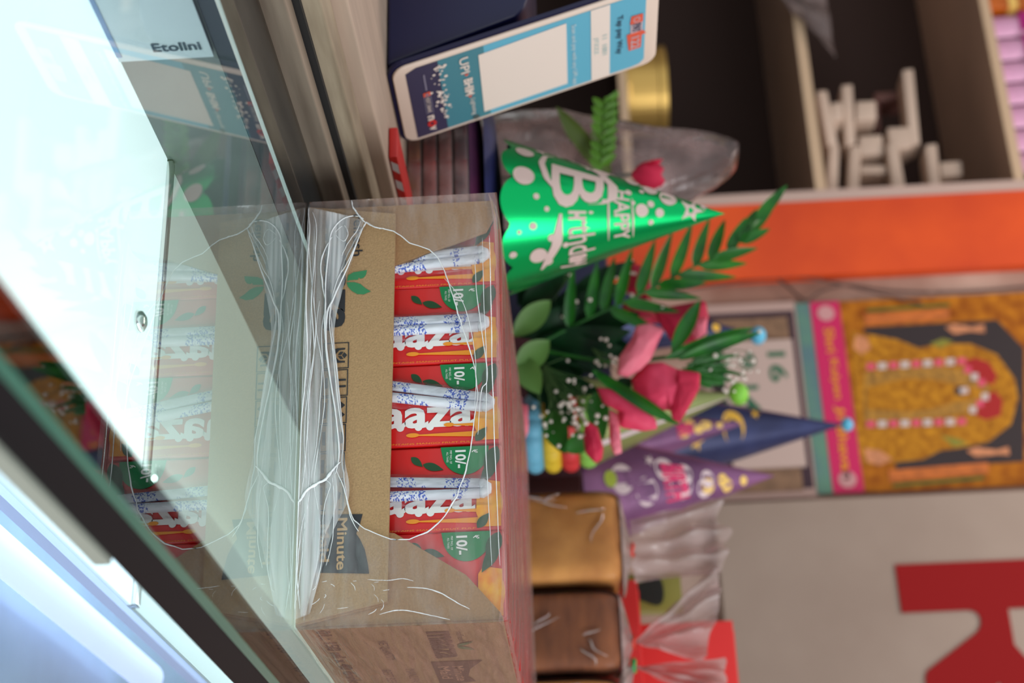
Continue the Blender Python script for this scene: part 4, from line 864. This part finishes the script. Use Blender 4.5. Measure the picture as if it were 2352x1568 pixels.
petal([(1185, 925), (1212, 930), (1214, 990), (1205, 1010), (1190, 1000)], M_petl, 1.30, .005, seed=11)
# baby's breath
M_bb = mat('tiny_white_flower', (240, 232, 222), .6, trans=.3); M_stemf = mat('thin_stem', (76, 112, 60), .6)
def sprig(cx_, cy_, sx, sy, n, root, y=1.27):
    g = G(); s_ = G(); rt = onY(*root, y + .03)
    for i in range(n):
        p = onY(cx_ + rnd.gauss(0, sx), cy_ + rnd.gauss(0, sy), y + rnd.uniform(-.012, .03)); g.ball(p, rnd.uniform(.0012, .0025), 8, 5)
        if i % 2 == 0: s_.tube(spl([rt, rt.lerp(p, .55) + Vector((rnd.uniform(-.008, .008), 0, rnd.uniform(-.008, .008))), p], 6), .00035, 4)
    a = s_.mk('thin_stems', M_stemf, bq); a['kind'] = 'stuff'; b = g.mk('tiny_flowers', M_bb, bq, smooth=True, label='tiny white filler flowers'); b['kind'] = 'stuff'
sprig(1320, 945, 42, 34, 70, (1250, 840)); sprig(1690, 850, 26, 34, 34, (1600, 840), 1.30); sprig(1400, 820, 16, 30, 16, (1360, 800)); sprig(1300, 665, 50, 26, 14, (1240, 740), 1.30); sprig(1460, 660, 30, 30, 10, (1400, 720), 1.30)
for i in range(26):
    a = (1560 + rnd.uniform(0, 60), 850 + rnd.uniform(-25, 25)); leafpx(a, (a[0] + rnd.uniform(40, 120), a[1] + rnd.uniform(-45, 30)), .004, M_leafm, 1.30, 1.30, nm='small_leaf', n=5)

# ------------------------------------------------------------------ wrapped flowers left of the green hat
M_cello = film_mat('cellophane', 0.16, 0.42, 26, (1, 1, 1), white=(206, 176, 172), bump=1.0, lo=.42, hi=.68, rough=.18)
YW_ = 1.30
wb = empty('wrapped_flowers', (onY(900, 400, YW_).x, YW_, .0405), 'single red rose with leaves in crumpled clear plastic left of the green hat', 'artificial flowers')
lev = [(905, 330, 470), (1000, 305, 500), (1100, 285, 520), (1200, 268, 520), (1300, 262, 510), (1400, 280, 500), (1500, 296, 480), (1580, 306, 455), (1640, 316, 425), (1675, 328, 395), (1692, 345, 372)]
def cel(u, v):
    t = v * (len(lev) - 1); j = min(int(t), len(lev) - 2); f_ = t - j; px, l_, r_ = [lev[j][k] * (1 - f_) + lev[j + 1][k] * f_ for k in range(3)]
    A, B = onY(px, l_, YW_), onY(px, r_, YW_); c_ = (A + B) / 2; hw = (B - A).length / 2
    w_ = 1 + .10 * noise.noise(Vector((sin(2 * pi * u) * 3, v * 7, cos(2 * pi * u) * 3)))
    return c_ + Vector((hw * cos(2 * pi * u) * w_, .045 * sin(2 * pi * u) * w_ * (1 - v * .5), 0))
zb = onY(905, 400, YW_).z
g = G(); g.grid(cel, 60, 50); g.mk('cellophane', M_cello, wb, smooth=True, label='crumpled clear plastic wrap')
def wleaf(a, b, wd, m, nm='leaf', y0=YW_, y1=YW_ - .02): V, F_ = blade(onY(*a, y0), onY(*b, y1), wd, TOCAM, .06, cup=.3); mk(nm, V, F_, m, wb, smooth=True)
g = G(); g.tube(spl([Vector((onY(905, 400, YW_).x, YW_, .041)), onY(1200, 410, YW_), onY(1470, 400, YW_)], 12), .002, 7); g.mk('stem', M_leafd, wb, smooth=True)
M_lg = mat('sprig_green', (96, 150, 44), .5, var=.3, scale=30, trans=.35)
for a, b, wd in (((1390, 400), (1278, 245), .016), ((1400, 400), (1360, 300), .010), ((1330, 330), (1285, 262), .012)): wleaf(a, b, wd, mat('leaf_olive', (84, 104, 40), .5, trans=.3), y0=YW_ - .03, y1=YW_ - .07)
for i in range(16):
    t = i / 15; b0 = (1380 + 8 * t, 390 - 150 * t); sg = 1 if i % 2 else -1; wleaf(b0, (b0[0] + sg * 30 + 4, b0[1] - 26), .007, M_lg, 'small_leaf', YW_ - .06, YW_ - .065)
for i in range(10): t = i / 9; b0 = (1395 + 8 * t, 360 - 130 * t); wleaf(b0, (b0[0] + (16 if i % 2 else -12), b0[1] - 22), .005, M_lg, 'small_leaf', YW_ - .06, YW_ - .065)
g = G(); g.tube([onY(1380 + 8 * t / 5, 390 - 32 * t, YW_ - .06) for t in range(6)], .0012, 6); g.mk('stem', M_lg, wb, smooth=True)
c = onY(1495, 400, YW_ - .06); g = G()
for i in range(7):
    a = i * 2.4; r_ = .006 + .0022 * i
    V, F_ = blade(c + Vector((r_ * .2 * cos(a), r_ * .2 * sin(a), -.018)), c + Vector((r_ * cos(a), r_ * sin(a), .012)), .024, Vector((cos(a), sin(a), .1)), .10, cup=-.5); mk('petal', V, F_, M_petd, wb, smooth=True)
G().ball(c + Vector((0, 0, -.004)), .011, 12, 8, (1, 1, 1.2)).mk('rose_heart', M_petd, wb, smooth=True)

# ------------------------------------------------------------------ wall cabinet
M_or_ = mat('orange_laminate', (236, 88, 20), .45, var=.12, scale=5, dark=(206, 62, 14)); M_edgew = mat('edge_band', (198, 172, 160), .6); M_cream = mat('cream_edge', (206, 178, 146), .6)
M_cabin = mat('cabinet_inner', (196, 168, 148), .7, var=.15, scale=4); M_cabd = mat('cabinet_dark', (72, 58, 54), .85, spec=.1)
YC = 2.1
cb = empty('wall_cabinet', (-1.6, 2.28, -.95), 'open wall cabinet with orange side board, white edging and cream edged shelves', 'cabinet')
x_o1, x_o0 = onY(1700, 640, YC).x, onY(1700, 470, YC).x; x_e = onY(1700, 447, YC).x
G().box(x_o0, x_o1, YC, 2.48, -.95, 1.2).mk('side_board', M_or_, cb); G().box(x_e, x_o0 - .0004, YC - .002, 2.48, -.95, 1.2).mk('edge_strip', M_edgew, cb)
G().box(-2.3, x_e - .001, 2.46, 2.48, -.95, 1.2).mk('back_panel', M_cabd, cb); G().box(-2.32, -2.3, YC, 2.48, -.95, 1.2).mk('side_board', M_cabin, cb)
def zof(px, py): return onY(px, py, YC).z
for zt_, th in ((onY(1868, 300, YC).z, .017), (onY(2300, 200, YC).z, .016), (onY(1432, 220, YC).z, .014), (-.03, .016), (-.35, .016), (1.18, .016)):
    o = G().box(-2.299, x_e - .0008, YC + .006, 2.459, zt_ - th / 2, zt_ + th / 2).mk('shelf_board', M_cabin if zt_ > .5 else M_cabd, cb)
    G().box(-2.299, x_e - .0008, YC, YC + .0055, zt_ - th / 2, zt_ + th / 2).mk('edging', M_cream, o)
S1 = onY(1868, 300, YC).z + .0087; S2 = onY(2300, 200, YC).z + .0082; S0 = onY(1432, 220, YC).z + .0072
# cream plastic racks piled on the middle shelf
M_rack = mat('cream_plastic_rack', (206, 184, 166), .5)
FK = frame((0, 0, 0), (1, 0, 0), (0, 0, 1))
def rack(label, bars, y0, dp, m=M_rack):
    pts = [onY(px, py, y0) for b_ in bars for px, py in b_]; cx_ = sum(p.x for p in pts) / len(pts); zmin = min(p.z for p in pts)
    t = empty('plastic_rack', (cx_, y0, zmin), label, 'plastic rack', 'cream plastic racks on the cabinet shelf')
    for b_ in bars:
        P = [onY(px, py, y0) for px, py in b_]; FY = frame((0, y0, 0), (1, 0, 0), (0, 0, 1))
        P = [(p.x, p.z) for p in P]; ar = sum(P[i][0] * P[(i + 1) % len(P)][1] - P[(i + 1) % len(P)][0] * P[i][1] for i in range(len(P)))
        if ar < 0: P = P[::-1]
        G().prism(P, FY, -dp, 0).mk('bar', m, t, bevel=.003)
rack('cream plastic rack lying lowest on the shelf, touching the shelf board', [[(1876, 208), (1900, 206), (1925, 330), (1900, 335)], [(1905, 330), (1928, 330), (1925, 448), (1898, 448)], [(1908, 236), (1935, 232), (1938, 272), (1910, 276)]], 2.14, .06)
rack('cream plastic rack with one long bar ending in the open space', [[(1932, 195), (1958, 192), (1966, 330), (1942, 334)], [(1952, 336), (1978, 332), (1974, 450), (1946, 450)], [(1966, 232), (2012, 230), (2014, 272), (1966, 276)], [(1972, 312), (2026, 308), (2030, 352), (1976, 356)], [(1976, 378), (2036, 378), (2036, 398), (1976, 398)]], 2.16, .06)
rack('cream plastic rack reaching highest, with a broad square foot', [[(2072, 160), (2098, 156), (2114, 330), (2090, 332)], [(2038, 292), (2090, 290), (2096, 338), (2042, 345)]], 2.17, .05)
rack('plain cream bar standing in front of the dark gap', [[(2036, 330), (2062, 328), (2084, 450), (2052, 450)]], 2.15, .05)
rack('small cream rack furthest along the shelf with a pinkish stub', [[(2124, 332), (2152, 328), (2164, 450), (2138, 450)], [(2158, 372), (2208, 368), (2212, 402), (2162, 406)]], 2.16, .05)
rack('reddish brown plastic frame behind the broad footed cream rack', [[(2008, 212), (2074, 208), (2074, 228), (2010, 232)], [(2008, 212), (2018, 212), (2024, 300), (2012, 302)]], 2.235, .05, mat('brown_plastic', (126, 84, 76), .5))
# tin on the lower shelf
p0, p1 = onY(1440, 100, 2.16), onY(1538, 268, 2.16); rr = (p1.x - p0.x) / 2
tn = empty('gold_tin', ((p0.x + p1.x) / 2, 2.16 + rr * .5, S0), 'round golden tin half hidden by the blue payment card', 'tin')
g = G(); g.lathe([(0, 0), (rr, 0), (rr, .006), (rr * .985, .008), (rr * .985, p1.z - S0 - .016), (rr, p1.z - S0 - .014), (rr, p1.z - S0 - .001), (rr * .97, p1.z - S0), (0, p1.z - S0)], (tn.location.x, tn.location.y, S0), 48); g.mk('tin_body', mat('gold_metal', (214, 176, 98), .35, metal=.7), tn, smooth=False)
g = G(); g.lathe([(rr * 1.01, p1.z - S0 - .013), (rr * 1.01, p1.z - S0 - .0005), (0, p1.z - S0 + .0005)], (tn.location.x, tn.location.y, S0), 48); g.mk('lid', MATS['gold_metal'], tn)
p2 = onY(1530, 290, 2.3)
db = empty('maroon_box', (p2.x - .05, 2.35, S0), 'small dark maroon box beside the golden tin', 'box'); G().box(p2.x - .10, p2.x, 2.30, 2.38, S0, p2.z).mk('box_body', mat('maroon', (70, 22, 16), .5), db, bevel=.002); G().box(p2.x - .102, p2.x + .002, 2.298, 2.382, p2.z - .015, p2.z + .0005).mk('lid', MATS['maroon'], db, bevel=.001)
# plastic bag hanging over the shelf edge
hb = G(); hbp = [(1785, 0, 140), (1800, -60, 130), (1830, -60, 120), (1860, -60, 140), (1885, -60, 60)]
A_, B_, C_ = onY(1890, -60, 2.09), onY(1880, 140, 2.09), onY(1780, 20, 2.09)
hb.grid(lambda u, v: Vector((A_.x + (B_.x - A_.x) * u * (1 - .45 * v), 2.088 - .006 * abs(noise.noise(Vector((u * 5, v * 3, 1)))) - .004 * sin(u * 14), A_.z + (C_.z - A_.z) * v * (1 - .5 * u * u))), 24, 14)
tag(hb.mk('plastic_bag', film_mat('grey_bag', .45, .3, 20, white=(170, 150, 146), bump=.8), smooth=True, solid=.0005), 'greyish plastic bag hanging over the cabinet shelf edge', 'plastic bag')
# magenta packets on the upper shelf
M_mg = mat('packet_magenta', (170, 24, 120), .35); M_lil = mat('packet_lilac', (226, 170, 206), .35, var=.15, scale=30)
x_s = [onY(2310, y_, 2.13).x for y_ in (28, 80, 133, 184, 236, 290, 345, 398)]
for i in range(7):
    pos = ['leftmost', 'second from the left', 'third from the left', 'middle', 'third from the right', 'second from the right', 'rightmost'][i]
    t = empty('snack_packet', ((x_s[i] + x_s[i + 1]) / 2, 2.15, S2), 'lilac and magenta packet on the top cabinet shelf, %s of seven' % pos, 'packet', 'lilac and magenta packets')
    a0, a1 = x_s[i] + .002, x_s[i + 1] - .002
    g = G(); fnp = lambda sg: (lambda u, v: Vector((a0 + (a1 - a0) * u, 2.14 - sg * .012 * (sin(pi * u) ** .5) * (sin(pi * v) ** .4), S2 + .0005 + .13 * v)))
    g.grid(fnp(1), 12, 16); g.grid(fnp(-1), 12, 16); g.mk('pouch', M_lil, t, smooth=True)
    FPk = frame((0, 2.1265, 0), (1, 0, 0), (0, 0, 1)); G().poly(rect(a0 + .002, S2 + .052, a1 - .002, S2 + .075), FPk).mk('magenta_band', M_mg, t); 
p3 = onY(2320, 20, 2.13)
gb = empty('gold_box', (p3.x - .05, 2.16, S2), 'orange gold box at the left end of the top shelf', 'box'); G().box(p3.x - .12, p3.x, 2.125, 2.2, S2, S2 + .12).mk('box_body', mat('orange_gold', (190, 96, 20), .4, var=.3, scale=30), gb, bevel=.002); G().box(p3.x - .122, p3.x + .001, 2.1235, 2.201, S2 + .04, S2 + .055).mk('band', M_yel, gb)

# ------------------------------------------------------------------ calendar with golden shrine print
YP = 2.112
def wp(px, py, y=YP): p = onY(px, py, y); return (p.x, p.z)
FWL = frame((0, YP, 0), (1, 0, 0), (0, 0, 1))
def wpoly(g, pts, d):
    P = [wp(*p) for p in pts]; ar = sum(P[i][0] * P[(i + 1) % len(P)][1] - P[(i + 1) % len(P)][0] * P[i][1] for i in range(len(P)))
    g.poly(P if ar > 0 else P[::-1], FWL, d)
cal = empty('wall_calendar', (-.88, YP, .37), 'large wall calendar with golden shrine picture, magenta title band and green numbered date pad', 'calendar')
LX, RX = wp(1930, 692)[0], wp(1990, 1130)[0]
zc0, zc1, zc2, zc3, zc4 = .365, wp(1850, 900)[1], wp(1885, 900)[1] , wp(1955, 900)[1], 1.02
M_gp = mat('golden_print', (180, 112, 24), .6, var=.45, scale=46, dark=(136, 66, 14), spec=.2); M_gp2 = mat('golden_print_light', (190, 132, 32), .6, var=.35, scale=80, dark=(146, 86, 18), spec=.2)
def cp(name, m, polys, d):
    for P in polys: g = G(); wpoly(g, P, d); g.mk(name, m, cal)
g = G(); g.prism(rect(LX, zc3, RX, zc4), FWL, -.002, .0); g.mk('picture_sheet', M_gp, cal)
def cx(t, px): return (px, 690 + 430 * t + (px - 1930) * .02)            # t across the sheet
M_dk = mat('dark_print', (44, 32, 34), .55); M_rd = mat('red_print', (168, 16, 14), .55); M_gn = mat('green_print', (70, 104, 30), .55); M_wh = mat('white_dash', (206, 190, 186), .55); M_pk = mat('pink_dash', (224, 80, 112), .55)
cp('dark_field', M_dk, [[(1985, 752), (2290, 735), (2352, 800), (2352, 1060), (2320, 1062), (2060, 1078), (1985, 900)]], .0006)
cp('arch', M_gp2, [[(1955, 760), (2060, 780), (2110, 800), (2160, 790), (2230, 790), (2290, 815), (2330, 870), (2338, 915), (2322, 975), (2270, 1015), (2200, 1030), (2160, 1035), (2120, 1055), (2060, 1062), (1970, 1070)]], .0010)
cp('leaf_ornament', mat('olive_print', (136, 132, 40), .55), [[(2135, 790), (2165, 778), (2190, 785), (2160, 800)], [(2160, 1000), (2200, 1008), (2225, 1020), (2190, 1026)]], .0013)
cp('red_fan', M_rd, [[(2210, 830), (2240, 822), (2270, 832), (2290, 862), (2282, 885), (2240, 872)], [(2240, 955), (2262, 910), (2285, 898), (2303, 920), (2298, 955), (2265, 965)]], .0013)
cp('figure_panel', mat('figure_gold', (182, 130, 40), .55, var=.4, scale=120, dark=(120, 84, 30)), [[(1985, 855), (2150, 840), (2225, 852), (2270, 885), (2272, 905), (2235, 945), (2160, 960), (1985, 968)]], .0014)
cp('figure', MATS['golden_print_light'], [[(1990, 890), (2080, 870), (2140, 872), (2190, 882), (2250, 892), (2262, 902), (2250, 915), (2190, 925), (2140, 940), (2080, 946), (1990, 940)]], .0017)
cp('figure_face', M_dk, [[(2192, 890), (2212, 886), (2216, 900), (2210, 910), (2194, 908)]], .0020); cp('face_mark', M_wh, [[(2203, 892), (2222, 890), (2224, 904), (2206, 906)]], .0023)
ga, gb_ = [], []
for i in range(9):
    for (y_, sl) in ((843, -.06), (975, -.03)):
        x0 = 1990 + i * 26; P = [(x0, y_ + sl * (x0 - 1990) - 7), (x0 + 20, y_ + sl * (x0 - 1970) - 7), (x0 + 20, y_ + sl * (x0 - 1970) + 8), (x0, y_ + sl * (x0 - 1990) + 8)]; (ga if i % 2 else gb_).append(P)
for k, (px, py) in enumerate(((2222, 850), (2238, 866), (2254, 880), (2262, 912), (2250, 928), (2234, 942))): (ga if k % 2 else gb_).append([(px - 8, py - 8), (px + 8, py - 8), (px + 8, py + 8), (px - 8, py + 8)])
cp('white_garland', M_wh, ga, .0022); cp('pink_garland', M_pk, gb_, .0022)
cp('column_bands', mat('column_orange', (204, 110, 40), .55, var=.4, scale=200, stretch=(1, 1, .3)), [[(1985, 722), (2180, 708), (2180, 735), (1985, 748)], [(2040, 1080), (2270, 1062), (2270, 1088), (2042, 1108)]], .0013)
cp('column_green', M_gn, [[(1990, 705 + 6), (2180, 695 + 3), (2180, 701 + 3), (1990, 711 + 6)], [(2050, 1112), (2260, 1094), (2260, 1101), (2050, 1119)]], .0013)
cp('flower_ornaments', mat('peach_print', (212, 140, 96), .55, var=.4, scale=90), [[(1965, 770), (1990, 775), (2000, 800), (1980, 815), (1960, 800)], [(1985, 1030), (2020, 1035), (2050, 1055), (2020, 1070), (1990, 1060)], [(2170, 752), (2190, 745), (2230, 752), (2260, 745), (2262, 765), (2230, 762), (2190, 768)], [(2220, 1036), (2240, 1028), (2290, 1034), (2316, 1026), (2318, 1046), (2290, 1044), (2240, 1050)]], .0016)
g = G(); g.prism(rect(LX, zc2, RX, zc3 - .0004), FWL, -.002, .0014); g.mk('title_band', mat('magenta_print', (206, 22, 92), .5), cal)
for i, s_ in enumerate(('Shri', 'Kalyan', 'Ji', 'Bhavan')): 
    xx = LX + .045 + (0, .052, .128, .160)[i]; ww = (.042, .066, .022, .085)[i]; text(s_, xx, zc2 + .016, xx + ww, zc3 - .014, FWL, mat('title_yellow', (232, 150, 20), .5), cal, d=.0024, bold=.02)
M_em = mat('pale_emblem', (206, 150, 150), .55); G().poly(circle(LX + .02, (zc2 + zc3) / 2, .013), FWL, .0024).mk('white_emblem', M_em, cal); G().poly(circle(RX - .02, (zc2 + zc3) / 2, .013), FWL, .0024).mk('white_emblem', M_em, cal)
G().prism(rect(LX, zc1, RX, zc2 - .0004), FWL, -.002, .0010).mk('green_band', mat('green_band', (90, 134, 108), .5, var=.3, scale=16, dark=(84, 112, 130)), cal)
G().prism(rect(LX - .004, zc0, RX + .004, zc1 - .0004), FWL, -.003, 0).mk('mount_board', mat('dusty_board', (186, 156, 146), .6), cal)
G().prism(rect(LX + .012, zc0 + .012, RX - .010, zc1 - .004), FWL, .0002, .001).mk('board_print', mat('dark_plum', (58, 34, 46), .6), cal)
a = wp(1660, 735); b = wp(1815, 790); c = wp(1700, 1075); d_ = wp(1870, 1125)
M_tp = mat('tan_print', (138, 106, 80), .6, var=.3, scale=60); G().prism(rect(a[0], zc0 + .02, b[0], b[1]), FWL, .0011, .0016).mk('side_print', M_tp, cal); G().prism(rect(c[0], zc0 + .02, d_[0], zc1 - .02), FWL, .0011, .0016).mk('side_print', M_tp, cal)
a = wp(1720, 788); b = wp(1865, 1066)
pad = G().prism(rect(a[0], zc0 + .03, b[0] + .005, zc1 - .012), FWL, .0018, .008).mk('date_pad', mat('pad_paper', (196, 172, 162), .6), cal)
M_dg = mat('date_green', (36, 104, 72), .55)
for r_, row in enumerate(('16', '9 14 5', '12 7')): text(row, a[0] + .02, zc1 - .052 - r_ * .046, a[0] + (.07, .16, .13)[r_], zc1 - .024 - r_ * .046, FWL, M_dg, cal, 'date_numbers', d=.0085, bold=.02)
# golden strip beyond the picture
# ------------------------------------------------------------------ sign board with red R
sg = empty('sign_board', (-.2, 2.08, .35), 'large pale sign board on the back wall with a big red letter R', 'sign')
SXL, SZ = wp(1800, 1148, 2.085)[0], wp(1655, 1350, 2.085)[1]
FS = frame((0, 2.085, 0), (1, 0, 0), (0, 0, 1))
G().prism(rect(SXL, SZ, .9, 1.25), FS, -.02, 0).mk('board', mat('sign_board_paint', (176, 158, 144), .6, var=.08, scale=3, dark=(158, 138, 124)), sg, bevel=.003)
def sp_(px, py): p = onY(px, py, 2.085); return (p.x, p.z)
x0, z0 = sp_(2055, 1298); x1 = sp_(2055, 1408)[0]
S_ = (x1 - x0) / 110.0
def rr_(X, Y): return (x0 + (X - 1298) * S_, z0 + (Y - 2055) * S_)
outer = [rr_(*p) for p in [(1298, 2055), (1408, 2055), (1408, 2188), (1420, 2212), (1446, 2218), (1462, 2205), (1536, 2085), (1660, 2085), (1588, 2212), (1570, 2240), (1612, 2275), (1630, 2340), (1620, 2420), (1575, 2470), (1510, 2490), (1298, 2490)]]
g = G(); hole = [rr_(*p) for p in [(1408, 2290), (1490, 2290), (1520, 2310), (1530, 2345), (1520, 2380), (1490, 2400), (1408, 2400)]]
outer = [rr_(*p) for p in [(1298, 2055), (1408, 2055), (1408, 2205), (1413, 2218), (1426, 2226), (1444, 2224), (1458, 2214), (1540, 2092), (1556, 2086), (1668, 2086), (1585, 2226), (1572, 2244), (1600, 2262), (1624, 2300), (1632, 2350), (1622, 2410), (1585, 2462), (1520, 2490), (1298, 2490)]]
fill2d([outer, hole], .0014, FS @ Matrix.Translation((0, 0, .0018)), 'red_letter', mat('sign_red', (146, 16, 18), .6, spec=.2), sg)
# loose cables on the wall
g = G(); g.tube(spl([onY(px, py, 2.108) for px, py in ((1640, 642), (1760, 632), (1800, 650), (1850, 690), (1880, 672), (1940, 655), (2050, 668), (2200, 670), (2400, 655))], 50), .0022, 6)
tag(g.mk('cable', mat('cable_grey', (92, 66, 58), .6), smooth=True), 'thin dark cable running along the wall above the calendar', 'cable')
g = G(); g.tube(spl([onY(px, py, 2.106) for px, py in ((1560, 668), (1680, 650), (1800, 638), (1870, 640), (1960, 660), (2120, 700))], 50), .0016, 6)
tag(g.mk('cable', MATS['cable_grey'], smooth=True), 'second thin cable crossing the wall beside the orange board', 'cable')
